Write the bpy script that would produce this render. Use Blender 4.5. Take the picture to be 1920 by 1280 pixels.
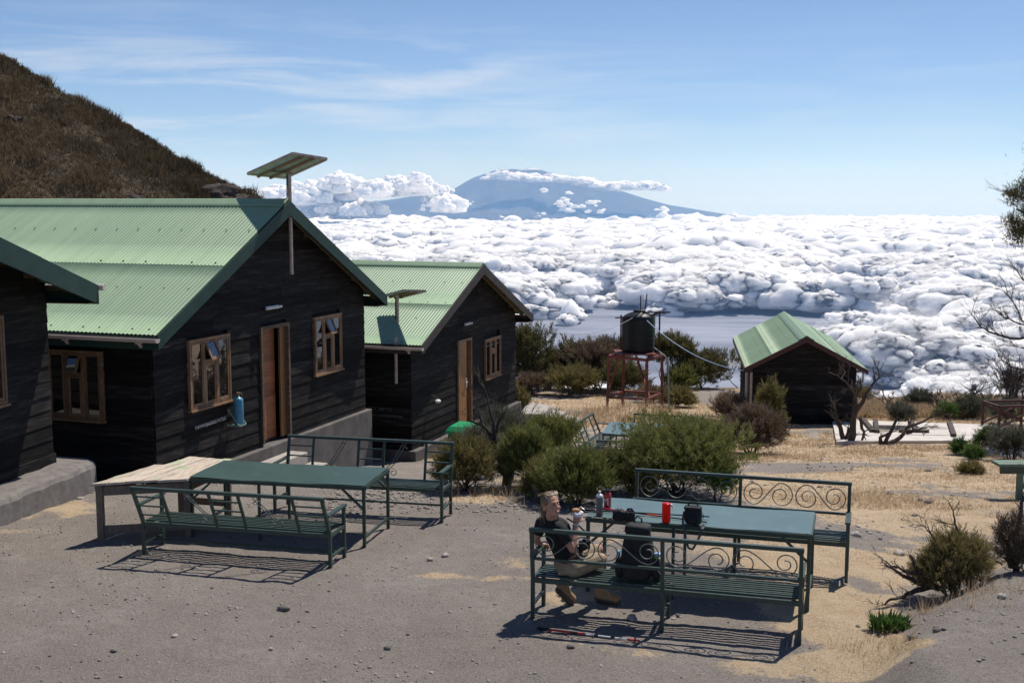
import bpy, math, random
import numpy as np
from mathutils import Vector, Matrix
random.seed(7); RS=np.random.RandomState(11)
for o in list(bpy.data.objects): bpy.data.objects.remove(o)
SC=bpy.context.scene; COL=SC.collection
R=math.radians
# ---------------------------------------------------------------- camera
FPX=2224.0; PITCH=R(6.787); EYE=4.0
cam=bpy.data.cameras.new('Camera'); camo=bpy.data.objects.new('Camera',cam); COL.objects.link(camo)
cam.sensor_width=36; cam.lens=36*FPX/1920; cam.clip_start=.1; cam.clip_end=400000
camo.location=(0,0,EYE); camo.rotation_euler=(R(90)-PITCH,0,0); SC.camera=camo
# ---------------------------------------------------------------- sky, sun, exposure
SUN_EL=R(61); SUN_AZ=R(39)       # azimuth clockwise from +Y
SUNV=Vector((math.sin(SUN_AZ)*math.cos(SUN_EL),math.cos(SUN_AZ)*math.cos(SUN_EL),math.sin(SUN_EL)))
W=bpy.data.worlds.new('World'); SC.world=W; W.use_nodes=True
nt=W.node_tree; bg=nt.nodes['Background']
sky=nt.nodes.new('ShaderNodeTexSky'); sky.sky_type='NISHITA'; sky.sun_disc=False
sky.sun_elevation=SUN_EL; sky.sun_rotation=SUN_AZ; sky.altitude=3500; sky.air_density=1.0; sky.dust_density=.3; sky.ozone_density=1.6
bg.inputs['Strength'].default_value=.12
def wn(t,**k):
    n=nt.nodes.new(t)
    for a,b in k.items(): setattr(n,a,b)
    return n
# high thin cirrus, part of the sky
tc=wn('ShaderNodeTexCoord'); mp=wn('ShaderNodeMapping'); mp.inputs['Scale'].default_value=(3.2,3.2,30); mp.inputs['Rotation'].default_value=(R(1.5),R(-3),0)
nz=wn('ShaderNodeTexNoise'); nz.inputs['Scale'].default_value=1.4; nz.inputs['Detail'].default_value=9; nz.inputs['Roughness'].default_value=.62; nz.inputs['Distortion'].default_value=.5
rp=wn('ShaderNodeMapRange'); rp.inputs[1].default_value=.47; rp.inputs[2].default_value=.74
nt.links.new(tc.outputs['Generated'],mp.inputs[0]); nt.links.new(mp.outputs[0],nz.inputs[0]); nt.links.new(nz.outputs[0],rp.inputs[0])
sep=wn('ShaderNodeSeparateXYZ'); nt.links.new(tc.outputs['Generated'],sep.inputs[0])
# cirrus stand low in the north-west: fade out with height and towards the east
m1=wn('ShaderNodeMapRange'); m1.inputs[1].default_value=.02; m1.inputs[2].default_value=.05
m2=wn('ShaderNodeMapRange'); m2.inputs[1].default_value=.16; m2.inputs[2].default_value=.10
m3=wn('ShaderNodeMapRange'); m3.inputs[1].default_value=.16; m3.inputs[2].default_value=-.16; m3.inputs[3].default_value=.25
nt.links.new(sep.outputs[2],m1.inputs[0]); nt.links.new(sep.outputs[2],m2.inputs[0]); nt.links.new(sep.outputs[0],m3.inputs[0])
def mul(a,b):
    n=wn('ShaderNodeMath',operation='MULTIPLY'); nt.links.new(a,n.inputs[0])
    if isinstance(b,float): n.inputs[1].default_value=b
    else: nt.links.new(b,n.inputs[1])
    return n.outputs[0]
f=mul(mul(mul(mul(rp.outputs[0],m1.outputs[0]),m2.outputs[0]),m3.outputs[0]),.8)
mx=wn('ShaderNodeMixRGB'); mx.inputs[2].default_value=(6.6,6.9,7.3,1)
cr_=wn('ShaderNodeValToRGB'); e_=cr_.color_ramp.elements; e_[0].color=(.60,.665,.79,1); e_[1].color=(.80,.80,.90,1); e_[1].position=.45; x_=e_.new(.10); x_.color=(.70,.755,.87,1)
nt.links.new(sep.outputs[2],cr_.inputs[0]); mm_=wn('ShaderNodeMixRGB',blend_type='MULTIPLY'); mm_.inputs[0].default_value=1; nt.links.new(sky.outputs[0],mm_.inputs[1]); nt.links.new(cr_.outputs[0],mm_.inputs[2])
nt.links.new(f,mx.inputs[0]); nt.links.new(mm_.outputs[0],mx.inputs[1]); nt.links.new(mx.outputs[0],bg.inputs[0])
sun=bpy.data.lights.new('sun','SUN'); suno=bpy.data.objects.new('sun',sun); COL.objects.link(suno)
sun.energy=5.0; sun.angle=R(.5); sun.color=(1,.95,.875); suno.rotation_euler=SUNV.to_track_quat('Z','Y').to_euler()
suno.location=(20,25,60)
SC.view_settings.view_transform='Standard'; SC.view_settings.look='None'; SC.view_settings.exposure=0; SC.view_settings.gamma=1
SC.render.engine='CYCLES'
try:
    SC.cycles.max_bounces=6; SC.cycles.diffuse_bounces=4; SC.cycles.volume_bounces=1; SC.cycles.transparent_max_bounces=32
except Exception: pass
# ---------------------------------------------------------------- pixel to place helpers (photo pixels, 1920 wide)
_c,_s=math.cos(PITCH),math.sin(PITCH)
def ray(u,v):
    X=(u-960)/FPX; Y=-(v-640)/FPX
    return np.array([X,_c+Y*_s,-_s+Y*_c])
def at_z(u,v,z): d=ray(u,v); t=(z-EYE)/d[2]; return Vector((d[0]*t,d[1]*t,z))
def at_y(u,v,y): d=ray(u,v); t=y/d[1]; return Vector((d[0]*t,y,EYE+d[2]*t))
# ---------------------------------------------------------------- noise
def _h(ix,iy,iz=0,seed=0):
    n=(ix.astype(np.int64)*374761393+iy.astype(np.int64)*668265263+(np.asarray(iz).astype(np.int64))*2147483647+seed*1274126177)&0xffffffff
    n=((n^(n>>13))*1274126177)&0xffffffff; n=((n^(n>>16))*2246822519)&0xffffffff
    return ((n^(n>>15))&0xffffff)/float(0xffffff)
def vn(x,y,seed=0):
    x=np.asarray(x,float); y=np.asarray(y,float); ix=np.floor(x); iy=np.floor(y); fx=x-ix; fy=y-iy
    fx=fx*fx*(3-2*fx); fy=fy*fy*(3-2*fy)
    a=_h(ix,iy,0,seed); b=_h(ix+1,iy,0,seed); c=_h(ix,iy+1,0,seed); d=_h(ix+1,iy+1,0,seed)
    return (a*(1-fx)+b*fx)*(1-fy)+(c*(1-fx)+d*fx)*fy
def fbm(x,y,o=4,seed=0,g=.5):
    s=0;a=1;t=0
    for i in range(o): s=s+a*vn(x*2**i+17*i,y*2**i-9*i,seed+i); t+=a; a*=g
    return s/t
def sst(a,b,x): t=np.clip((np.asarray(x)-a)/(b-a),0,1); return t*t*(3-2*t)
# ---------------------------------------------------------------- mesh helpers
def tag(o,label=None,cat=None,group=None,kind=None):
    if label: o['label']=label
    if cat: o['category']=cat
    if group: o['group']=group
    if kind: o['kind']=kind
    return o
def empty(name,loc,rz=0,**k):
    o=bpy.data.objects.new(name,None); COL.objects.link(o); o.location=loc; o.rotation_euler=(0,0,rz); o.empty_display_size=.1
    return tag(o,**k)
def np_mesh(name,V,F,mat,parent=None,tint=None,smooth=False,loc=None):
    V=np.asarray(V,np.float32); F=np.asarray(F,np.int32); me=bpy.data.meshes.new(name); n=F.shape[1]
    if loc is not None: V=V-np.array(loc,np.float32)
    me.vertices.add(len(V)); me.vertices.foreach_set('co',V.ravel())
    me.loops.add(F.size); me.loops.foreach_set('vertex_index',F.ravel())
    me.polygons.add(len(F)); me.polygons.foreach_set('loop_start',np.arange(0,F.size,n,dtype=np.int32))
    try: me.polygons.foreach_set('loop_total',np.full(len(F),n,np.int32))
    except Exception: pass
    if smooth: me.polygons.foreach_set('use_smooth',np.ones(len(F),bool))
    if tint is not None:
        for k,t in (tint.items() if isinstance(tint,dict) else {'tint':tint}.items()):
            a=me.attributes.new(k,'FLOAT','POINT'); a.data.foreach_set('value',np.asarray(t,np.float32))
    me.update(calc_edges=True); me.validate()
    if mat: me.materials.append(mat)
    o=bpy.data.objects.new(name,me); COL.objects.link(o)
    if parent: o.parent=parent
    if loc is not None: o.location=loc
    return o
class MB:
    def __init__(s): s.v=[];s.f=[];s.t=[];s.cur=.5
    def add(s,vs,fs):
        b=len(s.v); s.v+= [tuple(p) for p in vs]; s.t+=[s.cur]*len(vs); s.f+=[tuple(i+b for i in f) for f in fs]; return s
    def box(s,x0,x1,y0,y1,z0,z1):
        return s.add([(x,y,z) for z in (z0,z1) for x,y in ((x0,y0),(x1,y0),(x1,y1),(x0,y1))],
          [(3,2,1,0),(4,5,6,7),(0,1,5,4),(1,2,6,5),(2,3,7,6),(3,0,4,7)])
    def hexa(s,bot,top):
        return s.add(list(bot)+list(top),[(3,2,1,0),(4,5,6,7),(0,1,5,4),(1,2,6,5),(2,3,7,6),(3,0,4,7)])
    def beam(s,p,q,w,h,up=(0,0,1)):
        p=Vector(p);q=Vector(q);d=(q-p).normalized();u=Vector(up)
        if abs(d.dot(u))>.97: u=Vector((0,1,0)) if abs(d.y)<.9 else Vector((1,0,0))
        a=d.cross(u).normalized();b=a.cross(d).normalized(); a=a*w/2;b=b*h/2
        return s.hexa([p-a-b,p+a-b,p+a+b,p-a+b],[q-a-b,q+a-b,q+a+b,q-a+b])
    def tube(s,pts,r,n=6,cap=True,sq=None):
        pts=[Vector(p) for p in pts]; k=len(pts); rr=r if hasattr(r,'__len__') else [r]*k; b=[];ref=None
        for i,p in enumerate(pts):
            d=(pts[min(i+1,k-1)]-pts[max(i-1,0)])
            d=d.normalized() if d.length>1e-9 else Vector((0,0,1))
            if ref is None: ref=Vector((0,0,1)) if abs(d.z)<.9 else Vector((1,0,0))
            a=d.cross(ref)
            if a.length<1e-4: a=d.cross(Vector((0,1,.3)))
            a.normalize(); c=a.cross(d).normalized(); ref=c
            for j in range(n):
                t=2*math.pi*(j+.5)/n; b.append(p+(a*math.cos(t)+c*math.sin(t)*(sq or 1))*rr[i])
        fs=[(i*n+j,i*n+(j+1)%n,(i+1)*n+(j+1)%n,(i+1)*n+j) for i in range(k-1) for j in range(n)]
        if cap: fs+= [tuple(range(n))[::-1],tuple(range((k-1)*n,k*n))]
        return s.add(b,fs)
    def lathe(s,prof,c=(0,0,0),n=24,rot=None):
        vs=[];c=Vector(c)
        for r,z in prof:
            for j in range(n):
                t=2*math.pi*j/n; p=Vector((r*math.cos(t),r*math.sin(t),z)); vs.append(c+(rot@p if rot else p))
        k=len(prof); fs=[(i*n+j,i*n+(j+1)%n,(i+1)*n+(j+1)%n,(i+1)*n+j) for i in range(k-1) for j in range(n)]
        fs+=[tuple(range(n))[::-1],tuple(range((k-1)*n,k*n))]
        return s.add(vs,fs)
    def ell(s,c,rx,ry,rz,rot=None,n=16,m=10,fn=None):
        vs=[];c=Vector(c)
        for i in range(m+1):
            ph=math.pi*(i/m-.5)
            ph=max(-1.5,min(1.5,ph))
            for j in range(n):
                t=2*math.pi*j/n; p=Vector((rx*math.cos(ph)*math.cos(t),ry*math.cos(ph)*math.sin(t),rz*math.sin(ph)))
                if fn: p=fn(p)
                vs.append(c+(rot@p if rot else p))
        fs=[(i*n+j,i*n+(j+1)%n,(i+1)*n+(j+1)%n,(i+1)*n+j) for i in range(m) for j in range(n)]
        fs+=[tuple(range(n))[::-1],tuple(range(m*n,(m+1)*n))]
        return s.add(vs,fs)
    def cap(s,p,q,r0,r1,n=12):
        p=Vector(p);q=Vector(q);d=(q-p).normalized(); pts=[];rr=[]
        for a in (-80,-50,-20): pts.append(p+d*r0*math.sin(R(a)));rr.append(r0*math.cos(R(a)))
        pts+=[p,q];rr+=[r0,r1]
        for a in (20,50,80): pts.append(q+d*r1*math.sin(R(a)));rr.append(r1*math.cos(R(a)))
        return s.tube(pts,rr,n)
    def build(s,name,mat,parent=None,smooth=False,world=False,mats=None,bevel=0):
        me=bpy.data.meshes.new(name); v=s.v
        if world and parent is not None:
            l=parent.location; v=[(p[0]-l[0],p[1]-l[1],p[2]-l[2]) for p in v]
        elif world:
            c=np.array(v); c=np.array([c[:,0].mean(),c[:,1].mean(),c[:,2].min()]); v=[tuple(np.array(p)-c) for p in v]
        me.from_pydata(v,[],s.f); me.validate()
        a=me.attributes.new('tint','FLOAT','POINT'); a.data.foreach_set('value',s.t[:len(me.vertices)])
        if smooth: me.polygons.foreach_set('use_smooth',[True]*len(me.polygons))
        me.update()
        if mat: me.materials.append(mat)
        o=bpy.data.objects.new(name,me); COL.objects.link(o)
        if parent: o.parent=parent
        elif world: o.location=c
        if bevel:
            m=o.modifiers.new('b','BEVEL'); m.width=bevel; m.segments=2; m.limit_method='ANGLE'
        return o
# ---------------------------------------------------------------- materials
def M(name,c1,c2=None,rough=.6,scale=8.,var=.25,bump=0.,spec=.4,stretch=(1,1,1),tint=0.,metal=0.,dirt=None,detail=6,bscale=None,trans=0.,coat=0,ramp=(.35,.65)):
    m=bpy.data.materials.new(name); m.use_nodes=True; n=m.node_tree; b=n.nodes['Principled BSDF']; L=n.links
    def N(t,**k):
        x=n.nodes.new(t)
        for a,v in k.items(): setattr(x,a,v)
        return x
    c2=c2 or tuple(x*(1-var) for x in c1)
    tcn=N('ShaderNodeTexCoord'); mpn=N('ShaderNodeMapping'); mpn.inputs['Scale'].default_value=stretch; L.new(tcn.outputs['Object'],mpn.inputs[0])
    no=N('ShaderNodeTexNoise'); no.inputs['Scale'].default_value=scale; no.inputs['Detail'].default_value=detail; no.inputs['Roughness'].default_value=.6; L.new(mpn.outputs[0],no.inputs[0])
    cr=N('ShaderNodeMapRange'); cr.inputs[1].default_value=ramp[0]; cr.inputs[2].default_value=ramp[1]; L.new(no.outputs[0],cr.inputs[0])
    mix=N('ShaderNodeMixRGB'); mix.inputs[1].default_value=(*c1,1); mix.inputs[2].default_value=(*c2,1); L.new(cr.outputs[0],mix.inputs[0]); out=mix.outputs[0]
    if dirt:   # (colour, scale, lo, hi, amount)
        dn=N('ShaderNodeTexNoise'); dn.inputs['Scale'].default_value=dirt[1]; dn.inputs['Detail'].default_value=8; dn.inputs['Roughness'].default_value=.65; L.new(mpn.outputs[0] if len(dirt)>5 else tcn.outputs['Object'],dn.inputs[0])
        dr=N('ShaderNodeMapRange'); dr.inputs[1].default_value=dirt[2]; dr.inputs[2].default_value=dirt[3]; dr.inputs[4].default_value=dirt[4]; L.new(dn.outputs[0],dr.inputs[0])
        m2=N('ShaderNodeMixRGB'); m2.inputs[2].default_value=(*dirt[0],1); L.new(dr.outputs[0],m2.inputs[0]); L.new(out,m2.inputs[1]); out=m2.outputs[0]
    if tint:
        at=N('ShaderNodeAttribute',attribute_name='tint'); tr=N('ShaderNodeMapRange',clamp=False); tr.inputs[3].default_value=1-tint; tr.inputs[4].default_value=1+tint; L.new(at.outputs['Fac'],tr.inputs[0])
        vm=N('ShaderNodeVectorMath',operation='SCALE'); L.new(out,vm.inputs[0]); L.new(tr.outputs[0],vm.inputs['Scale']); out=vm.outputs[0]
    L.new(out,b.inputs['Base Color']); b.inputs['Roughness'].default_value=rough; b.inputs['Specular IOR Level'].default_value=spec; b.inputs['Metallic'].default_value=metal
    if coat: b.inputs['Coat Weight'].default_value=coat
    if bump:
        bn=N('ShaderNodeTexNoise'); bn.inputs['Scale'].default_value=bscale or scale*3; bn.inputs['Detail'].default_value=6; L.new(mpn.outputs[0],bn.inputs[0])
        bu=N('ShaderNodeBump'); bu.inputs['Strength'].default_value=min(1,bump*10 if bump<.1 else 1); bu.inputs['Distance'].default_value=bump; L.new(bn.outputs[0],bu.inputs['Height']); L.new(bu.outputs[0],b.inputs['Normal'])
    if trans:
        tl=N('ShaderNodeBsdfTranslucent'); L.new(out,tl.inputs[0]); ms=N('ShaderNodeMixShader'); ms.inputs[0].default_value=trans
        L.new(b.outputs[0],ms.inputs[1]); L.new(tl.outputs[0],ms.inputs[2]); L.new(ms.outputs[0],n.nodes['Material Output'].inputs[0])
    return m
def blade_mat(name,a,b,c,tr=.3):   # leaf colour by tint attribute: random per tuft, in shrubs also graded by height
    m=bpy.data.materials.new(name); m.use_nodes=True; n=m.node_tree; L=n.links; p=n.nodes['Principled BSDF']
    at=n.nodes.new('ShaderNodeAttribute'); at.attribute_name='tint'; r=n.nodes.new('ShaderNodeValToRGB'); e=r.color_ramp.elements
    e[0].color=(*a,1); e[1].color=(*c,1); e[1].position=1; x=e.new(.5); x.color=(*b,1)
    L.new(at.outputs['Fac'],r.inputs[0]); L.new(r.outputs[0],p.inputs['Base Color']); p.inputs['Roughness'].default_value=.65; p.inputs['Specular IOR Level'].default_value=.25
    tl=n.nodes.new('ShaderNodeBsdfTranslucent'); L.new(r.outputs[0],tl.inputs[0]); ms=n.nodes.new('ShaderNodeMixShader'); ms.inputs[0].default_value=tr
    L.new(p.outputs[0],ms.inputs[1]); L.new(tl.outputs[0],ms.inputs[2]); L.new(ms.outputs[0],n.nodes['Material Output'].inputs[0]); return m
def flat(name,c,rough=.5,spec=.4,metal=0): return M(name,c,var=.15,rough=rough,spec=spec,metal=metal,scale=12)
m_plank=M('black_stained_wood',(.018,.016,.015),(.009,.008,.008),rough=.8,scale=3,stretch=(1.2,1.2,12),tint=.55,bump=.004,bscale=14,spec=.15,dirt=((.085,.076,.068),1.3,.48,.82,.65,1))
m_roof=M('green_roof_paint',(.26,.365,.235),(.225,.325,.205),rough=.5,scale=1.2,stretch=(.35,5,.35),tint=.12,spec=.3,dirt=((.31,.39,.285),1.6,.45,.75,.35,1))
m_fascia=M('dark_green_board',(.022,.055,.045),(.015,.04,.033),rough=.6,scale=4,spec=.3,dirt=((.08,.09,.08),5,.6,.8,.5))
m_brown=M('red_brown_board',(.09,.035,.03),(.06,.025,.022),rough=.7,scale=6)
m_soffit=M('bare_rafter_wood',(.16,.11,.07),(.08,.055,.035),rough=.8,scale=9,stretch=(1,1,4),tint=.3)
m_gutter=M('dusty_white_gutter',(.58,.50,.46),(.48,.41,.37),rough=.55,scale=6)
m_frame=M('weathered_orange_wood',(.26,.14,.065),(.17,.095,.05),rough=.65,scale=7,stretch=(3,3,1),tint=.3,dirt=((.34,.26,.19),9,.5,.75,.7))
m_door=M('varnished_red_brown_wood',(.34,.12,.045),(.22,.075,.03),rough=.5,scale=5,stretch=(1,1,9),tint=.3,spec=.5)
m_jamb=M('varnished_orange_wood',(.30,.14,.045),(.20,.09,.03),rough=.45,scale=5,stretch=(6,6,.7),tint=.25,spec=.5)
m_conc=M('plastered_concrete',(.155,.138,.128),(.10,.09,.085),rough=.9,scale=3.5,bump=.006,bscale=22,dirt=((.07,.062,.06),5,.5,.8,.7),stretch=(1,1,1))
m_conc_pale=M('pale_concrete',(.43,.39,.35),(.33,.30,.27),rough=.9,scale=5,bump=.004,bscale=30,dirt=((.2,.18,.16),4,.55,.8,.6))
m_render=M('rough_grey_render',(.21,.19,.175),(.14,.125,.115),rough=.95,scale=9,bump=.02,bscale=28)
m_slab=M('sunbleached_slab',(.62,.57,.52),(.50,.46,.42),rough=.9,scale=3,dirt=((.25,.22,.2),6,.6,.78,.7))
m_green=M('dark_green_enamel',(.036,.064,.051),(.026,.048,.038),rough=.45,scale=14,spec=.5,dirt=((.12,.15,.13),11,.58,.8,.6))
m_scroll=M('worn_green_scroll_iron',(.09,.115,.095),(.15,.165,.145),rough=.5,scale=25,spec=.5)
m_top=M('green_sheet_tabletop',(.042,.082,.066),(.034,.070,.055),rough=.42,scale=2.2,spec=.5,dirt=((.12,.17,.14),5,.58,.8,.45))
m_top2=M('blue_green_sheet_tabletop',(.115,.178,.175),(.095,.15,.147),rough=.36,scale=1.8,spec=.5,dirt=((.20,.27,.25),4,.55,.8,.5))
m_oldwood=M('weathered_grey_table_boards',(.52,.44,.35),(.40,.33,.26),rough=.8,scale=5,stretch=(5,1,1),tint=.15,dirt=((.26,.40,.20),2.6,.53,.64,.75))
m_oldleg=M('weathered_table_leg_wood',(.20,.155,.12),(.13,.10,.08),rough=.85,scale=8,stretch=(3,3,1))
m_rust=M('rust_red_steel',(.24,.07,.055),(.14,.042,.035),rough=.7,scale=9)
m_darkrust=M('dark_rust_bar',(.07,.035,.032),rough=.8)
m_pipe=M('pale_steel_pipe',(.50,.42,.36),(.33,.24,.19),rough=.5,scale=16,metal=.2)
m_panelback=M('solar_panel_backsheet',(.50,.56,.50),(.36,.43,.36),rough=.6,scale=6)
m_panelcell=M('solar_cells',(.02,.03,.06),rough=.15,spec=.6,scale=30)
m_bark=M('grey_brown_bark',(.085,.068,.055),(.045,.036,.03),rough=.9,scale=14,bump=.006)
m_deadwood=M('dead_branch_wood',(.10,.075,.062),(.05,.04,.034),rough=.9,scale=16)
m_twig=M('purple_brown_twig',(.06,.045,.048),(.035,.028,.03),rough=.9)
m_rock=M('grey_brown_stone',(.31,.28,.25),(.17,.15,.13),rough=.9,scale=18,tint=.55,bump=.004)
m_glass=bpy.data.materials.new('window_glass'); m_glass.use_nodes=True
_b=m_glass.node_tree.nodes['Principled BSDF']; _b.inputs['Base Color'].default_value=(.012,.012,.012,1); _b.inputs['Roughness'].default_value=.02; _b.inputs['IOR'].default_value=1.9; _b.inputs['Coat Weight'].default_value=.6; _b.inputs['Coat Roughness'].default_value=.02
# ================================================================= GROUND
PY=[-60,0,11,14,17,18.2,20,26,32,37,41,48,50,58,75,110,200,900,4000]
PZ=[1.5,.15,0,-.05,-.17,-.42,-.85,-1.80,-2.48,-2.98,-3.24,-3.66,-4.5,-9,-24,-62,-160,-900,-2150]
def gz0(x,y):
    x=np.asarray(x,float); y=np.asarray(y,float)
    z=np.interp(y,PY,PZ)
    # the right-hand field slopes without the terrace step
    zr=np.interp(y,[0,11,20,26,48],[.15,0,-1.02,-1.80,-3.66]); k=sst(2.5,5.5,x)*sst(10,12,y)*sst(27,25.9,y)
    z=z*(1-k)+zr*k
    # left yard dips a little towards the huts
    # raised gravel bank in the lower right corner
    nx,ny=.818,-.575; d=(x-3.15)*nx+(y-10.15)*ny
    z=z+.30*sst(-.05,.75,d)*sst(16.5,13.0,y)*sst(2.6,3.4,x+.0*y)
    # mound under the shrubs behind the terrace and spoil heap at the tank
    z=z+.45*np.exp(-((x-3.9)**2/3.5+(y-37.2)**2/1.2))
    z=z-.50*sst(9.5,14,x)*sst(38,46,y)
    # rim hummocks
    z=z+.25*sst(43,46,y)*sst(50,47.5,y)*(fbm(x*.35,y*.35,3,5)-.35)
    return z
def gz(x,y):
    return gz0(x,y)+.05*(fbm(np.asarray(x)*.5,np.asarray(y)*.5,3,2)-.5)+.028*(fbm(np.asarray(x)*4,np.asarray(y)*4,3,9)-.5)
def G(u,v):
    d=ray(u,v); t=5.0
    for i in range(4000):
        p=d*t
        if EYE+p[2]<float(gz0(p[0],p[1])): break
        t+=.05 if t<60 else 1
    lo=t-.05; hi=t
    for i in range(14):
        mdl=(lo+hi)/2; p=d*mdl
        if EYE+p[2]<float(gz(p[0],p[1])): hi=mdl
        else: lo=mdl
    p=d*hi; return Vector((p[0],p[1],float(gz(p[0],p[1]))))
def Gl(x,y): return float(gz(x,y))
# grass / gravel patches: (u,v,half-width px,half-height px,value) laid on the ground as world ellipses
PATCH=[]
def patch(u,v,ru,rv,val,ang=0):
    c=G(u,v); Y=c.y; PATCH.append((c.x,c.y,ru*Y/FPX,rv*Y*Y/(FPX*(EYE-c.z)),val))
for a in [(60,955,150,26,.9),(20,1000,60,16,.5),(1560,1150,110,200,.95),(1600,960,300,60,.9),(1480,1040,190,45,.6),(900,1085,120,10,.75),(820,1078,60,8,.7),(1090,1118,90,22,.6),
          (1040,1212,120,16,.55),(1190,1225,70,14,.35),(1500,1250,160,30,.75),(1700,1060,180,50,.85),(1780,1200,60,40,.5),(900,938,60,14,.9),(985,915,70,20,.8),(1640,845,330,26,.95),(1650,900,330,30,.9),
          (1180,790,160,26,.8),(1110,755,120,14,.7),(1290,700,60,12,.3),(1720,760,200,25,.9),(1100,760,90,16,.8),(1260,850,90,30,.5),(1000,800,60,60,.8),(820,860,60,12,.7),(960,1060,60,20,.25),(1140,1010,60,14,.5)]: patch(*a)
for a in [(1550,872,190,8,-1.),(1700,905,90,9,-.8),(1480,882,70,11,-.9),(1360,745,70,26,-1.2),(1830,1180,110,70,-1.3),(1860,1250,330,44,-1.6),(1900,1095,70,25,-.9),(1640,1000,50,13,-.5),(1800,980,60,8,-.4),(1530,810,90,8,-.5),(1740,1010,50,9,-.5)]: patch(*a)
def grass(x,y):
    g=np.zeros(np.shape(x))
    for cx,cy,rx,ry,val in PATCH:
        e=np.exp(-1.1*(((x-cx)/rx)**2+((y-cy)/ry)**2)**1.5); g=g+val*e
    g=g+.35*sst(43,46,y)+.40*sst(2.0,3.6,x-.10*(y-11))*sst(9.5,11.5,y)*sst(.1,-.5,(x-3.15)*.818-(y-10.15)*.575+1.6*sst(12,15,y)*-3)+.22*sst(17,19,y)*sst(-2,0,x)
    n=fbm(x*.9,y*.9,4,31)-.5; n2=fbm(x*4,y*4,3,41)-.5
    return np.clip(g*1.1+(n*2.3+n2*1.0)*np.clip(g*2.5+.12,0,1),0,1)
def ground():
    ys=[4.0]
    while ys[-1]<50: ys.append(ys[-1]+max(.022,ys[-1]*.0023))
    while ys[-1]<4000: ys.append(ys[-1]*1.06)
    ys=np.array([-60,-20,0,2,3]+ys); k=560
    t=np.linspace(-1,1,k); 
    X=np.outer(np.maximum(ys,6)*.72+2.0,t); Y=np.repeat(ys[:,None],k,1)
    Z=gz(X,Y)+.010*(fbm(X*14,Y*14,2,77)-.5)*(Y<30)
    g=grass(X,Y); Z=Z+.012*g
    n=len(ys); I=np.arange(n*k).reshape(n,k)
    F=np.stack([I[:-1,:-1],I[:-1,1:],I[1:,1:],I[1:,:-1]],-1).reshape(-1,4)
    m=bpy.data.materials.new('ground_soil'); m.use_nodes=True; nd=m.node_tree; L=nd.links; b=nd.nodes['Principled BSDF']
    def N(t,**q):
        x=nd.nodes.new(t)
        for a,v in q.items(): setattr(x,a,v)
        return x
    tc=N('ShaderNodeTexCoord')
    def noise(s,d=6,r=.6):
        x=N('ShaderNodeTexNoise'); x.inputs['Scale'].default_value=s; x.inputs['Detail'].default_value=d; x.inputs['Roughness'].default_value=r; L.new(tc.outputs['Object'],x.inputs[0]); return x.outputs[0]
    def rng(x,a,b2,c=0,d=1):
        q=N('ShaderNodeMapRange'); q.inputs[1].default_value=a;q.inputs[2].default_value=b2;q.inputs[3].default_value=c;q.inputs[4].default_value=d; L.new(x,q.inputs[0]); return q.outputs[0]
    def mix(f,a,b2):
        q=N('ShaderNodeMixRGB'); L.new(f,q.inputs[0])
        for i,z in ((1,a),(2,b2)):
            if isinstance(z,tuple): q.inputs[i].default_value=(*z,1)
            else: L.new(z,q.inputs[i])
        return q.outputs[0]
    soil=mix(rng(noise(.55),.35,.65),(.215,.188,.170),(.33,.296,.268))
    soil=mix(rng(noise(1.7,7,.65),.48,.68,0,.55),soil,(.19,.165,.145))
    soil=mix(rng(noise(7,8,.7),.35,.7),soil,(.24,.207,.182))
    soil=mix(rng(noise(60,4,.85),.52,.64,0,.85),soil,(.44,.40,.35))
    soil=mix(rng(noise(75,3,.8),.52,.40,0,.0),soil,(.12,.1,.09))
    soil=mix(rng(noise(42,4,.85),.45,.36,0,.85),soil,(.085,.07,.06))
    st=mix(rng(noise(3,6),.35,.65),(.50,.385,.255),(.40,.285,.175))
    st=mix(rng(noise(38,6,.75),.4,.62,0,.8),st,(.62,.50,.36))
    st=mix(rng(noise(1.1,5),.60,.72,0,.5),st,(.20,.19,.085))
    at=N('ShaderNodeAttribute',attribute_name='grass')
    ad=N('ShaderNodeMath',operation='ADD'); L.new(at.outputs['Fac'],ad.inputs[0]); L.new(rng(noise(24,6,.75),.3,.7,-.38,.38),ad.inputs[1])
    fin=mix(rng(ad.outputs[0],.34,.58),soil,st)
    L.new(fin,b.inputs['Base Color']); b.inputs['Roughness'].default_value=.95; b.inputs['Specular IOR Level'].default_value=.1
    bu=N('ShaderNodeBump'); bu.inputs['Strength'].default_value=1; bu.inputs['Distance'].default_value=.035; L.new(noise(30,7,.8),bu.inputs['Height']); L.new(bu.outputs[0],b.inputs['Normal'])
    o=np_mesh('ground',np.stack([X,Y,Z],-1).reshape(-1,3),F,m,tint={'grass':g.ravel()},smooth=True)
    tag(o,'sloping ground of grey gravel and straw-coloured dry grass',kind='structure')
ground()
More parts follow.
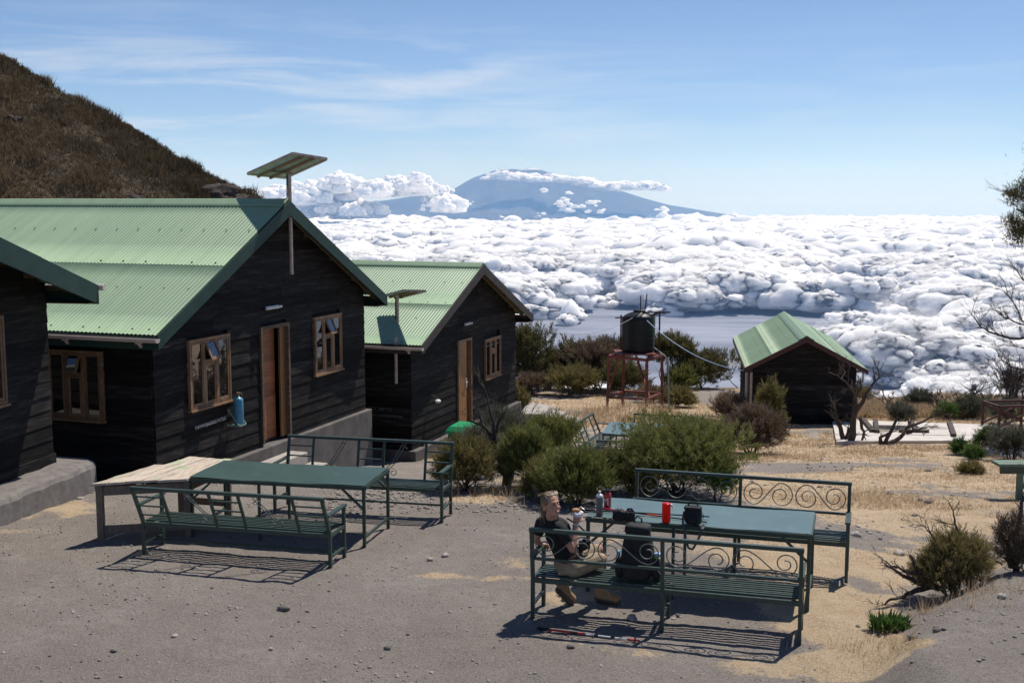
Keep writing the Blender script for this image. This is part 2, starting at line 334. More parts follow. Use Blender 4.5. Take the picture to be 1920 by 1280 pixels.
# ================================================================= HUTS
def lettering(txt,size,mat,parent,loc,rot,name='lettering',shear=0):
    cu=bpy.data.curves.new('f','FONT'); cu.body=txt; cu.size=size; cu.extrude=.002; cu.align_x='LEFT'; cu.space_line=.9; cu.shear=shear
    t=bpy.data.objects.new('f',cu); COL.objects.link(t); dg=bpy.context.evaluated_depsgraph_get(); dg.update()
    me=bpy.data.meshes.new_from_object(t.evaluated_get(dg)); bpy.data.objects.remove(t); me.materials.clear(); me.materials.append(mat)
    o=bpy.data.objects.new(name,me); COL.objects.link(o); o.parent=parent; o.location=loc; o.rotation_euler=rot; return o
m_white=flat('white_paint',(.62,.6,.58)); m_greypaint=flat('faded_grey_paint',(.16,.155,.15)); m_tube=flat('tube_light_white',(.75,.73,.7),rough=.3)
class Hut:
    def __init__(s,P,yaw,W,h,sl,e,g,L,name='hut',**k):
        s.e=empty(name,P,R(90)-yaw,**k); s.P=Vector(P); s.yaw=yaw; s.W=W;s.h=h;s.sl=sl;s.ev=e;s.g=g;s.L=L
        s.A=Vector((math.sin(yaw),math.cos(yaw),0)); s.Rr=Vector((-math.cos(yaw),math.sin(yaw),0))
    def w(s,a,r,z): return s.P+s.A*a+s.Rr*r+Vector((0,0,z))
    def rz(s,a): return s.h+s.sl*(s.W/2-abs(a-s.W/2))
    def planks(s,face,z0,openings,zt=None,ph=.21,seed=1,name='gable_wall'):
        rn=random.Random(seed); mb=MB(); W,h,sl=s.W,s.h,s.sl; top=zt or (h+sl*W/2-.02 if face in('g','b') else h-.02); z=z0
        while z<top-.01:
            zz=min(z+ph*rn.uniform(.92,1.08),top)
            if face in ('g','b'):
                lo=lambda q: max(0,(q-h)/sl); b0,t0=lo(z),lo(zz); x0,x1=0,W
            else: b0=t0=0; x0,x1=0,s.L
            cuts=[(x0,x1)]
            for (a0,a1,q0,q1) in openings:
                if z<q1-.02 and zz>q0+.02:
                    cuts=[c for i in cuts for c in ((i[0],min(i[1],a0)),(max(i[0],a1),i[1])) if c[1]-c[0]>.01]
            for c0,c1 in cuts:
                p=c0
                while p<c1-.01:
                    q=min(c1,p+rn.uniform(1.6,4.2)); 
                    if c1-q<.5: q=c1
                    mb.cur=rn.random(); j=rn.uniform(-.003,.004); wv=rn.uniform(-.004,.004)
                    lim=(lambda a,u: min(max(a,u),x1-u)) 
                    a0b,a1b=lim(p,b0),lim(q,b0); a0t,a1t=lim(p,t0),lim(q,t0)
                    if p==x0 : a0b,a0t=x0+b0,x0+t0
                    ob,ot=.030+j,.014+j
                    F={'g':lambda a,z_,o:(a,-o,z_),'s':lambda a,z_,o:(-o,a,z_),'b':lambda a,z_,o:(a,s.L+o,z_),'o':lambda a,z_,o:(W+o,a,z_)}[face]
                    if a1b-a0b>.02:
                        gp=.0015; zb=z-.012+wv
                        mb.hexa([F(a0b+gp,zb,ob-.025),F(a1b-gp,zb,ob-.025),F(a1b-gp,zb,ob),F(a0b+gp,zb,ob)],[F(a0t+gp,zz+.01,ot-.03),F(max(a1t,a0t+.01)-gp,zz+.01,ot-.03),F(max(a1t,a0t+.01)-gp,zz+.01,ot),F(a0t+gp,zz+.01,ot)])
                    p=q
            z=zz
        return mb.build(name,m_plank,s.e)
    def core(s,z0,door=None,name='inner_lining'):   # dark lining behind the boards with a recess for the door
        mb=MB(); W,h,sl,L=s.W,s.h,s.sl,s.L; t=.03
        def wall(F,a0,a1,zb,zt): mb.hexa([F(a0,zb,-t),F(a1,zb,-t),F(a1,zb,-t-.05),F(a0,zb,-t-.05)],[F(a0,zt,-t),F(a1,zt,-t),F(a1,zt,-t-.05),F(a0,zt,-t-.05)])
        g=lambda a,z_,o:(a,-o,z_)
        if door:
            d0,d1,dz0,dz1=door; wall(g,.05,d0,z0,h); wall(g,d1,W-.05,z0,h); wall(g,d0,d1,dz1,h)
        else: wall(g,.05,W-.05,z0,h)
        mb.hexa([(.05,.03,h),(W-.05,.03,h),(W-.05,.08,h),(.05,.08,h)],[(W/2-.01,.03,h+sl*W/2-.06),(W/2+.01,.03,h+sl*W/2-.06),(W/2+.01,.08,h+sl*W/2-.06),(W/2-.01,.08,h+sl*W/2-.06)])
        mb.box(.03,.08,.05,L,z0,h); mb.box(W-.08,W-.03,.05,L,z0,h); mb.box(.05,W-.05,L-.05,L-.01,z0,h)
        mb.box(.1,W-.1,.1,L-.1,-.01,.02)
        return mb.build(name,m_plank,s.e)
    def roof(s,sheets=(.5,),corr=.076,amp=.0072,seed=3,cap=True,mat=None,nail=True):
        W,h,sl,ev,g,L=s.W,s.h,s.sl,s.ev,s.g,s.L; rn=random.Random(seed)
        half=W/2+ev; ca=1/math.sqrt(1+sl*sl); nrm=(-sl*ca,ca)
        V=[];F=[];T=[]; ns=max(6,8); r0,r1=-g,L+.3
        nr=int((r1-r0)/corr*ns)+1; rr=np.linspace(r0,r1,nr); ph=np.cos(rr/corr*2*np.pi)*amp
        edges=[0]+[half*q for q in sheets]+[half]
        tcol=(_h(np.floor((rr-r0)/.72),np.zeros(nr),0,seed))
        for side in (0,1):
            for k in range(len(edges)-1):
                x0,x1=edges[k],edges[k+1]; ov=.12 if k>0 else 0
                xs=np.linspace(x0,x1,5); off=.022+(.0055 if k>0 else 0)
                if k<len(edges)-2: x1b=x1
                # k=0 is the lowest sheet; upper sheets lie over it
                if ov: xs[0]-=ov
                gridv=[]
                for lay in (0,1):
                    for x in xs:
                        z=h+sl*(x-ev)+off-(.0035*lay); a=-ev+x
                        o=ph; aa=a+nrm[0]*o; zz=z+nrm[1]*o
                        if side: aa=W-aa
                        gridv.append(np.stack([aa,rr,zz],-1))
                b=sum(len(q) for q in V); n5=len(xs)
                for q in gridv: V.append(q)
                T+= [tcol*.5+.2+.1*rn.random()]*len(gridv)
                I=b+np.arange(2*n5*nr).reshape(2,n5,nr)
                def quads(A,B,flip):
                    q=np.stack([A[:-1],A[1:],B[1:],B[:-1]],-1); return q[:,::-1] if flip else q
                for j in range(n5-1):
                    F.append(quads(I[0,j],I[0,j+1],side==0)); F.append(quads(I[1,j],I[1,j+1],side==1))
                for j in (0,n5-1): F.append(quads(I[0,j],I[1,j],(j==0)==(side==0)))
                for e in (0,nr-1):
                    F.append(np.stack([I[0,:-1,e],I[0,1:,e],I[1,1:,e],I[1,:-1,e]],-1))
        V=np.concatenate(V);F=np.concatenate(F);T=np.concatenate(T)
        if nail:
            rows=[.03]+[e_/half-.015 for e_ in edges[1:-1]]+[.30,.74]; NV=[]
            for side in (0,1):
                for q in rows:
                    x=half*q; a=-ev+x; z=h+sl*(x-ev)+.022+amp+(.012 if q>sheets[0]-.03 else 0)+.001; r=-g+.15+rn.random()*.1
                    while r<L:
                        if rn.random()<.8: NV.append((W-a if side else a,r,z))
                        r+=corr*(4 if q<.1 else 6)
            NV=np.array(NV); d=.012; co=np.array([(-d,-d,-.003),(d,-d,-.003),(d,d,-.003),(-d,d,-.003),(-d,-d,.006),(d,-d,.006),(d,d,.006),(-d,d,.006)])
            NQ=(NV[:,None]+co).reshape(-1,3); fi=np.array([(4,5,6,7),(0,1,5,4),(1,2,6,5),(2,3,7,6),(3,0,4,7)]); NF=(np.arange(len(NV))[:,None,None]*8+fi+len(V)).reshape(-1,4)
            V=np.concatenate([V,NQ]); F=np.concatenate([F,NF]); T=np.concatenate([T,np.full(len(NQ),-3.6)])
        ro=np_mesh('roof',V,F,mat or m_roof,s.e,tint=T,smooth=False)
        if cap:
            V=[];F=[]; n=nr; z0=h+sl*W/2+.022+amp+.006; wd=.24
            sc=0*rr
            rows=[(W/2-wd,-sl*wd,1),(W/2-wd*.5,-sl*wd*.5,0),(W/2-.03,-.004,0),(W/2,.014,0),(W/2+.03,-.004,0),(W/2+wd*.5,-sl*wd*.5,0),(W/2+wd,-sl*wd,-1)]
            for lay in (0,.004):
                for a,dz,sg in rows: V.append(np.stack([np.full(n,a)+sc*sg,rr,np.full(n,z0+dz-lay+.012)+ (sc*.3 if sg else 0)],-1))
            I=np.arange(14*n).reshape(2,7,n)
            for j in range(6):
                F.append(np.stack([I[0,j][:-1],I[0,j+1][:-1],I[0,j+1][1:],I[0,j][1:]],-1)); F.append(np.stack([I[1,j][1:],I[1,j+1][1:],I[1,j+1][:-1],I[1,j][:-1]],-1))
            for j in (0,6): F.append(np.stack([I[0,j][:-1],I[0,j][1:],I[1,j][1:],I[1,j][:-1]],-1))
            np_mesh('ridge_cap',np.concatenate(V),np.concatenate(F),mat or m_roof,s.e,tint=np.full(14*n,.25))
        return ro
    def fascia(s,depth=.2,mat=None,side=True,rafter=True):
        W,h,sl,ev,g,L=s.W,s.h,s.sl,s.ev,s.g,s.L; mat=mat or m_fascia
        A=(-ev,h-sl*ev); B=(W/2,h+sl*W/2); C=(W+ev,h-sl*ev)
        for nm,(p,q) in (('barge_board',(A,B)),('barge_board',(C,B))):
            mb=MB(); sg=1 if p is A else -1
            mb.hexa([(p[0],-g-.028,p[1]-depth*(.85)),(q[0],-g-.028,q[1]-depth),(q[0],-g+.0,q[1]-depth),(p[0],-g+.0,p[1]-depth*.85)],[(p[0],-g-.028,p[1]+.012),(q[0],-g-.028,q[1]+.012),(q[0],-g+.0,q[1]+.012),(p[0],-g+.0,p[1]+.012)])
            mb.build(nm,mat,s.e)
        if side:
            for a in (-ev-.012,W+ev+.012):
                mb=MB(); mb.box(a-.012,a+.012,-g+.003,L+.28,h-sl*ev-depth*.85,h-sl*ev-.003); mb.build('eave_board',mat,s.e)
        if rafter:
            mb=MB()   # battens and soffit boards seen under the verge
            for q in (0,.22,.45,.7,.97):
                for sg in (0,1):
                    x=(W/2+ev)*q; a=-ev+x+.05; z=h+sl*(x-ev)-.035; a=W-a if sg else a
                    mb.cur=random.random(); mb.box(a-.03,a+.03,-g+.004,.3,z-.03,z+.03)
            for sg in (0,1):
                for q in (0,1,2):
                    r=-g+.07+q*(g-.1)/2.2; mb.cur=random.random()
                    p=(-ev+.04,h-sl*ev-.06);t_=(W/2-.02,h+sl*W/2-.07)
                    if sg: p=(W-p[0],p[1]); t_=(W-t_[0],t_[1])
                    if q==1: mb.beam((p[0],r,p[1]-.02),(t_[0],r,t_[1]-.02),.045,.07)
            mb.build('verge_rafters',m_soffit,s.e)
            # boxed-in underside at the eaves
            mb=MB()
            for sg in (0,1):
                a0,a1=(-ev+.003,0) if not sg else (W,W+ev-.003)
                mb.box(a0,a1,-g+.03,L+.2,h-sl*ev-depth*.8,h-sl*ev-depth*.8+.015)
            mb.build('soffit',m_soffit,s.e)
    def gutter(s,drop=.0):
        W,h,sl,ev,g,L=s.W,s.h,s.sl,s.ev,s.g,s.L; r=.06; mb=MB(); y0,y1=-g-.08,L+.2
        c=(-ev-.03-r,h-sl*ev-.03); V=[]
        prof=[(math.cos(t)*r,math.sin(t)*r) for t in [R(x) for x in range(180,361,20)]]
        prof=prof+[(x*.9,z*.9) for x,z in prof[::-1]]
        n=len(prof); vs=[(c[0]+x,y,c[1]+z) for y in (y0,y1) for x,z in prof]
        mb.add(vs,[(i,(i+1)%n,n+(i+1)%n,n+i) for i in range(n)])
        k=n//2; mb.add([(c[0]+x,y0-.004,c[1]+z) for x,z in prof[:k]],[tuple(range(k))]); mb.add([(c[0]+x,y0+.004,c[1]+z) for x,z in prof[:k]],[tuple(range(k))[::-1]])
        gt=mb.build('gutter',m_gutter,s.e,smooth=False)
        for y in np.arange(y0+.35,y1,1.35):
            b=MB(); b.box(c[0]-.02,c[0]+.06,y-.04,y+.04,c[1]-.085,c[1]-.062); b.beam((c[0]+.02,y,c[1]-.08),(c[0]+.07,y,c[1]-.14),.05,.02); b.build('gutter_bracket',m_gutter,gt)
    def window(s,face,a0,a1,z0,z1,vent='open',bars=0,seed=0,glassy=None):
        W=s.W; off=.045
        F=(lambda a,o,z:(a,-off-o,z)) if face=='g' else (lambda a,o,z:(-off-o,a,z))
        rn=random.Random(seed); mb=MB(); fw=.042
        def bar(mb,x0,x1,y0,y1,o0=-.04,o1=.03):
            mb.cur=rn.random(); mb.hexa([F(x0,o0,y0),F(x1,o0,y0),F(x1,o1,y0),F(x0,o1,y0)],[F(x0,o0,y1),F(x1,o0,y1),F(x1,o1,y1),F(x0,o1,y1)])
        w=a1-a0; th=w/3; xs=[a0,a0+th,a0+2*th,a1]
        bar(mb,a0-fw,a1+fw,z0-fw,z0); bar(mb,a0-fw,a1+fw,z1,z1+fw); bar(mb,a0-fw,a0,z0,z1); bar(mb,a1,a1+fw,z0,z1)
        bar(mb,xs[1]-.03,xs[1]+.03,z0,z1,-.04,.027); bar(mb,xs[2]-.03,xs[2]+.03,z0,z1,-.04,.027)
        zm=z1-(z1-z0)*.33; bar(mb,xs[1]+.03,xs[2]-.03,zm-.03,zm+.03,-.04,.026)
        bar(mb,a0-fw-.02,a1+fw+.02,z0-fw-.03,z0-fw,-.04,.06)
        wf=mb.build('window',m_frame,s.e)
        def sash(x0,x1,y0,y1,name='sash',tilt=0):
            q=MB(); t=.038; tl=lambda y: (y1-y)*tilt
            def b2(xa,xb,ya,yb):
                q.cur=rn.random()
                q.hexa([F(xa,-.005+tl(ya),ya),F(xb,-.005+tl(ya),ya),F(xb,.022+tl(ya),ya),F(xa,.022+tl(ya),ya)],[F(xa,-.005+tl(yb),yb),F(xb,-.005+tl(yb),yb),F(xb,.022+tl(yb),yb),F(xa,.022+tl(yb),yb)])
            b2(x0,x0+t,y0,y1);b2(x1-t,x1,y0,y1);b2(x0+t,x1-t,y0,y0+t*1.2);b2(x0+t,x1-t,y1-t,y1)
            q.build(name,m_frame,wf)
            p=MB(); xa,xb,ya,yb=x0+t-.003,x1-t+.003,y0+t-.003,y1-t+.003; wob=rn.uniform(-.004,.004)
            p.hexa([F(xa,.004+tl(ya)+wob,ya),F(xb,.004+tl(ya),ya),F(xb,.009+tl(ya),ya),F(xa,.009+tl(ya)+wob,ya)],[F(xa,.004+tl(yb),yb),F(xb,.004+tl(yb),yb),F(xb,.009+tl(yb),yb),F(xa,.009+tl(yb),yb)])
            p.build('pane',m_glass,wf)
        sash(xs[0]+.005,xs[1]-.032,z0+.004,z1-.004); sash(xs[2]+.032,xs[3]-.005,z0+.004,z1-.004)
        sash(xs[1]+.035,xs[2]-.035,z0+.004,zm-.034); sash(xs[1]+.035,xs[2]-.035,zm+.034,z1-.004,'vent_sash',.45 if vent=='open' else 0)
        return wf
    def doorway(s,d0,d1,z0,z1,kind):
        mb=MB(); fw=.06
        mb.box(d0-fw,d0,-.065,.05,z0,z1+fw); mb.box(d1,d1+fw,-.065,.05,z0,z1+fw); mb.box(d0,d1,-.065,.05,z1,z1+fw)
        fr=mb.build('door_frame',m_frame if kind!='open' else m_soffit,s.e)
        dl=MB(); rn=random.Random(5)
        if kind=='open':   # leaf swung inwards, horizontal boards seen inside
            z=z0
            while z<z1-.01:
                zz=min(z+.13,z1); dl.cur=rn.random(); dl.box(d0+.004,d1-.20,.12,.15,z+.003,zz); z=zz
            d=dl.build('door',m_door,s.e)
            j=MB(); z=z0
            for k in range(2):
                j.cur=rn.random(); j.box(d1-.20+k*.10,d1-.103+k*.10,.0+k*.012,.04+k*.012,z0,z1-.003)
            j.build('door_jamb_panel',m_jamb,s.e)
            q=MB(); q.box(d0,d1,.36,.40,z0,z1); q.build('vestibule',m_door,s.e)
        else:
            n=6; w=(d1-d0-.01)/n
            for i in range(n):
                dl.cur=rn.random(); dl.box(d0+.005+i*w+.002,d0+.005+(i+1)*w-.002,-.03 if i<4 else .04,.02 if i<4 else .07,z0+.01,z1-.005)
            d=dl.build('door',m_jamb,s.e)
            hb=MB(); hb.box(d0+w*3.6,d0+w*3.6+.03,-.06,-.03,z0+.92,z0+1.14); hb.beam((d0+w*3.6+.015,-.08,z0+1.05),(d0+w*3.6-.09,-.08,z0+1.05),.018,.018); hb.build('handle',m_tube,d)
            q=MB(); q.box(d0,d1,.09,.11,z0,z1); q.build('vestibule',m_door,s.e)
    def plinth(s,a0,a1,r0,zb,zt=-.03,mat=None,lip=.0,L=None):
        mb=MB(); L=L or s.L; n=14; o=[]
        xs=np.linspace(a0,a1,n+1)
        mb.box(a0,a1,r0,L,zb,zt)
        return mb.build('plinth',mat or m_conc,s.e,bevel=.018)
    def tubelight(s,a0,a1,z):
        mb=MB(); mb.tube([(a0,-.09,z),(a1,-.09,z)],.022,8); mb.box(a0+.05,a1-.05,-.07,-.042,z-.03,z+.03); mb.build('tube_light',m_tube,s.e)
    def letters(s,face,a,z,txt,size,mat,slope=0):
        if face=='g': lettering(txt,size,mat,s.e,(a,-.052,z),(R(90),-slope,0))
        else: lettering(txt,size,mat,s.e,(-.052,a,z),(R(90),0,R(-90)))
# --- main hut
hm=Hut((-5.56,18.137,-.389),.34,7.24,2.54,.502,.36,.37,16,name='hut',label='large black wooden hut with green metal roof, open door and blue cylinder on its gable',cat='hut',group='black wooden huts with green roofs')
D=(3.137,4.02,.02,2.08); w1=(.93,2.03,1.04,2.10); w2=(5.06,6.10,1.04,2.09)
hm.planks('g',-.55,[D,tuple(x+d for x,d in zip(w1,(-.04,.04,-.04,.04))),tuple(x+d for x,d in zip(w2,(-.04,.04,-.04,.04)))],seed=4)
hm.planks('s',-.55,[(.90,1.93,.96,2.02)],seed=8,name='side_wall'); hm.planks('o',-.3,[],seed=9,name='side_wall'); hm.planks('b',-.3,[],seed=10,name='gable_wall')
hm.core(-.5,D); hm.roof((.5,),seed=3); hm.fascia(.24); hm.gutter()
hm.window('g',*w1,seed=1); hm.window('g',*w2,seed=2); hm.window('s',.92,1.91,.98,2.0,seed=3)
hm.doorway(*D,'open'); hm.plinth(1.62,7.34,-.13,-1.6,-.035); hm.plinth(.04,1.6,-.02,-.9,-.3); hm.tubelight(3.23,3.76,2.46)
hm.letters('g',1.0,.665,'TNP/MRP(SADDLE HUT)#2',.078,m_white,R(1.5))
st=MB(); st.box(2.75,3.85,-.52,-.135,-1.2,-.24); st.box(2.75,3.95,-.88,-.525,-1.2,-.44); st.box(2.77,4.1,-1.2,-.885,-1.2,-.62); st.build('steps',m_conc_pale,hm.e,bevel=.015)
# --- second hut
hk=Hut((-2.266,26.108,-1.533),.347,6.9,2.638,.363,.31,.41,11,name='hut',label='black hut behind the large one with closed orange wooden door and green bin in front',cat='hut',group='black wooden huts with green roofs')
hk.sl=.42; hk.h=2.50
D2=(2.73,3.50,.01,2.08); w3=(4.52,5.57,.98,1.93)
hk.planks('g',-.1,[D2,tuple(x+d for x,d in zip(w3,(-.04,.04,-.04,.04)))],seed=14)
hk.planks('s',-.3,[],seed=18,name='side_wall'); hk.planks('o',-.1,[],seed=19,name='side_wall'); hk.planks('b',-.1,[],seed=20,name='gable_wall')
hk.core(-.3,D2); hk.roof((.5,),seed=5); hk.fascia(.22,mat=M('grey_brown_barge_board',(.06,.05,.045),(.035,.03,.028),rough=.8,scale=8)); hk.gutter()
hk.window('g',*w3,vent='shut',seed=6); hk.doorway(*D2,'shut'); hk.plinth(-.1,7.0,-.16,-1.3,-.03); hk.tubelight(3.05,3.5,2.50)
hk.letters('s',1.02,.84,'BEST SERVTZ',.10,m_greypaint); hk.letters('s',1.12,.70,'TANAPA CAMPMERWERTISE',.075,m_greypaint)
# --- left hut
KL=.88
hl=Hut((-7.603,11.47,.29),.196,5.28,2.57,.337,.18,.70,9,name='hut',label='black hut corner at the left picture edge on a thick grey rendered base',cat='hut',group='black wooden huts with green roofs')
w4=(3.12,4.17,1.07,2.16)
hl.planks('g',.12,[tuple(x+d for x,d in zip(w4,(-.04,.04,-.04,.04)))],seed=24); hl.planks('s',.1,[],seed=25,name='side_wall'); hl.planks('o',.12,[],seed=26,name='side_wall'); hl.planks('b',.1,[],seed=27,name='gable_wall')
hl.core(0); hl.roof((.5,),seed=6); hl.fascia(.30); hl.window('g',*w4,seed=7)
q=MB(); q.box(-.02,5.30,-.052,.44,-.05,.125); q.build('base_board',m_plank,hl.e)
q=MB(); n=40; V=[]
for i in range(n+1):
    a=-1+6.85*i/n
    for (r,z) in ((-.60,-1.0),(-.585,-.45),(-.57,-.10),(-.53,-.045),(-.45,-.02),(.4,-.012)):
        t=max(0,(a-5.35)/.5); rr=r+(t**2)*.30 if r<0 else r
        V.append((a,rr+.012*math.sin(i*2.1+z*9)+.01*math.sin(i*.7),z+.010*math.sin(i*1.7+r*5)-(.05*t*t if z>-.3 else 0)))
q.add(V,[(i*6+j,(i+1)*6+j,(i+1)*6+j+1,i*6+j+1) for i in range(n) for j in range(5)])
q.add([(5.85,-.30,-1.0),(5.85,3.0,-1.0),(5.85,3.0,-.07),(5.85,.4,-.062),(5.85,-.15,-.07),(5.85,-.23,-.095),(5.85,-.27,-.15)],[tuple(range(7))])
q.add([(5.2,.4,-.012),(5.85,.4,-.062),(5.85,3,-.07),(5.2,3,-.012)],[(0,1,2,3)])
q.build('plinth',m_render,hl.e,smooth=False)
q=MB(); q.lathe([(.040,0),(.045,.01),(.045,9.9),(.040,9.91)],n=12); g_=q.build('gutter',m_gutter,hl.e); g_.rotation_euler=(R(-90),0,0); g_.location=(5.52,-.78,2.57-.337*.18-.02)
# --- toilet hut on the right
ht=Hut((7.52,36.5,-3.15),R(98),3.06,2.19,.53,.30,.42,7.4,name='hut',label='small black hut with green gable roof standing alone near the cliff edge',cat='hut')
ht.planks('g',0,[],seed=34,ph=.19);ht.planks('s',0,[],seed=35,name='side_wall');ht.planks('o',0,[],seed=36,name='side_wall');ht.planks('b',0,[],seed=37)
ht.core(0); ht.roof((.5,),seed=9,nail=True,amp=.007); ht.fascia(.15,mat=m_brown,rafter=False)
ht.plinth(-.05,3.11,-.05,-.6,-.0)
q=MB(); q.box(-.12,-.05,-.12,-.04,0,1.85); q.build('corner_post',m_pipe,ht.e)
q=MB(); q.tube([(-.2,.25,0),(-.2,.25,1.8)],.05,8); q.build('drainpipe',m_gutter,ht.e)
q=MB(); X0,X1,z0,z1=3.1,3.36,1.55,1.93
for b in ((X0,X1,z1-.04,z1),(X0,X1,z0,z0+.04),(X0,X0+.04,z0+.04,z1-.04),(X1-.04,X1,z0+.04,z1-.04)): q.box(b[0],b[1],.3,.34,b[2],b[3])
wf=q.build('open_window',m_frame,ht.e); q=MB(); q.box(X0+.04,X1-.04,.315,.32,z0+.04,z1-.04)
# --- solar panels, cylinders
def quad_panel(nm,P,th,mats,parentlabel,postpts,r,grp):
    A,B,C_,D_=[Vector(p) for p in P]; n=(B-A).cross(D_-A).normalized()
    if n.z<0: n=-n
    base=Vector(postpts[0]); t=empty(nm,base,label=parentlabel,cat='solar panel',group=grp)
    q=MB(); c=[A,B,C_,D_]; ct=(A+B+C_+D_)/4
    for i in range(4):
        p,s_=c[i],c[(i+1)%4]; q.beam(p+(ct-p).normalized()*.02,s_+(ct-s_).normalized()*.02,.035,.045,n)
    q.build('panel_frame',m_pipe,t,world=True)
    q=MB(); i_=lambda p:p+(ct-p).normalized()*.045
    q.hexa([i_(p)-n*.004 for p in c],[i_(p)-n*.001 for p in c]); q.build('backsheet',m_panelback,t,world=True)
    q=MB(); q.hexa([i_(p)+n*.0 for p in c],[i_(p)+n*.006 for p in c]); q.build('solar_cells',m_panelcell,t,world=True)
    q=MB(); 
    for k in (.3,.62):
        q.beam(A.lerp(D_,k)-n*.04,B.lerp(C_,k)-n*.04,.04,.03,n)
    q.build('mounting_rail',m_frame,t,world=True)
    q=MB(); q.tube(postpts,r,10); q.build('post',m_pipe,t,world=True)
    q=MB(); q.tube([ct-n*.05+(A-ct)*.35,ct-n*.09+(D_-ct)*.1,postpts[-1]-Vector((.04,.02,.08)),Vector(postpts[-1])-Vector((.045,.03,.55))],.012,6); q.build('cable',flat('black_cable',(.015,.015,.015)),t,world=True)
    return t
grp='solar panels on posts at the hut gables'
A=at_y(463,326,22.0);B=at_y(549,287,20.95);C_=at_y(614,298,20.75);D_=at_y(535,334,21.8)
pb=hm.w(3.72,-.335,3.05); ptop=(A+B+C_+D_)/4-Vector((0,0,.05)); ptop=Vector((pb.x,pb.y,at_y(543,318,pb.y).z))
quad_panel('solar_panel',(A,B,C_,D_),.04,None,'large tilted solar panel on a pole above the main hut gable peak',[pb,ptop],.035,grp)
A=at_y(722,553.5,27.5);B=at_y(756,544.5,26.35);C_=at_y(799,545.5,26.25);D_=at_y(752,557.5,27.4)
pb=hk.w(-.12,.30,-1.533+3.1); pb=Vector((-2.60,26.8,1.0)); tk_=quad_panel('solar_panel',(A,B,C_,D_),.04,None,'small flat solar panel on a post at the second hut eave',[pb,Vector((pb.x,pb.y+.02,at_y(744,553,26.8).z))],.035,grp); q=MB(); q.tube([(-2.56,25.93,-.02),(-2.56,25.95,1.0)],.035,8); q.build('post',m_pipe,tk_,world=True)
m_pg0=flat('pale_green_bracket_paint',(.22,.33,.28)); m_cyl=M('blue_cylinder_paint',(.06,.25,.38),(.045,.19,.31),rough=.35,scale=9,spec=.5,dirt=((.25,.33,.36),14,.6,.75,.6))
def cylinder(h,a,z,lab,m,hh,rr,tilt=0):
    p=h.w(a,-.20,z); t=empty('gas_cylinder',p,h.e.rotation_euler[2],label=lab,cat='gas cylinder')
    q=MB(); q.lathe([(rr*.5,0),(rr*.93,.008),(rr,.03),(rr,hh-.05),(rr*.93,hh-.02),(rr*.7,hh),(rr*.3,hh+.012),(rr*.25,hh+.03)],n=20); b=q.build('cylinder_body',m,t,smooth=True)
    q=MB(); q.lathe([(.018,hh+.03),(.018,hh+.07),(.03,hh+.072),(.03,hh+.09)],n=10); q.tube([(0,0,hh+.06),(.05,-.03,hh+.075),(.06,-.04,hh+.02)],.01,6); q.build('valve',m_frame,t)
    q=MB(); 
    for s_ in (-1,1):
        q.beam((s_*rr*1.25,-rr*.9,0),(s_*rr*1.25,.15,.0),.015,.025); q.beam((s_*rr*1.25,-rr*.9,0),(s_*rr*1.25,.15,.28),.015,.015)
    q.beam((-rr*1.25,-rr*.9,0),(rr*1.25,-rr*.9,0),.015,.025); q.box(-rr*.6,rr*.6,-rr*.8,.14,-.02,-.004); q.build('wall_bracket',m_pg0,t)
cylinder(hm,2.07,.57,'blue gas cylinder on a small shelf bracket beside the open hut door',m_cyl,.47,.085)
p=hk.w(1.05,-.16,.93); t=empty('wall_lamp',p,hk.e.rotation_euler[2],label='small white round lamp on the dark gable of the second hut',cat='lamp')
q=MB(); q.ell((0,-.05,0),.09,.07,.045); q.build('lamp_glass',m_tube,t,smooth=True); q=MB(); q.tube([(0,.12,.14),(0,.02,.1),(0,-.03,.03)],.014,6); q.build('lamp_arm',m_darkrust,t)
# ================================================================= THE FAR WORLD
RE=7.4e6
def drop(x,y): return (np.asarray(x)**2+np.asarray(y)**2)/(2*RE)
def grid_faces(n,k):
    I=np.arange(n*k).reshape(n,k); return np.stack([I[:-1,:-1],I[:-1,1:],I[1:,1:],I[1:,:-1]],-1).reshape(-1,4)
m_land=M('dry_plain_far_below',(.42,.41,.44),(.36,.35,.37),rough=1,scale=.0004,dirt=((.24,.25,.22),.0002,.5,.7,.8))  # pale lavender-grey: some of the haze is put into the plain's colour
ys=np.concatenate([[2000],np.geomspace(2500,135000,60)]); t=np.linspace(-1,1,60); X=np.outer(ys*.75+4000,t); Y=np.repeat(ys[:,None],60,1)
tag(np_mesh('land',np.stack([X,Y,-2160-drop(X,Y)],-1).reshape(-1,3),grid_faces(len(ys),60),m_land,smooth=True),'hazy dry plain far below the clouds',kind='structure')
m_haze_sheet=bpy.data.materials.new('haze_sheet'); m_haze_sheet.use_nodes=True; n_=m_haze_sheet.node_tree; n_.nodes.remove(n_.nodes['Principled BSDF'])  # added sheet: haze over the plain is put into its blue-grey colour
d_=n_.nodes.new('ShaderNodeBsdfDiffuse'); d_.inputs[0].default_value=(.34,.365,.44,1); t_=n_.nodes.new('ShaderNodeBsdfTransparent'); x_=n_.nodes.new('ShaderNodeMixShader'); x_.inputs[0].default_value=.8
tq=n_.nodes.new('ShaderNodeTexCoord'); mq=n_.nodes.new('ShaderNodeMapping'); mq.inputs['Scale'].default_value=(.00035,.0006,1); nq=n_.nodes.new('ShaderNodeTexNoise'); nq.inputs['Scale'].default_value=1; nq.inputs['Detail'].default_value=8; nq.inputs['Roughness'].default_value=.6; rq_=n_.nodes.new('ShaderNodeMapRange'); rq_.inputs[1].default_value=.35; rq_.inputs[2].default_value=.68; rq_.inputs[3].default_value=.45; rq_.inputs[4].default_value=1
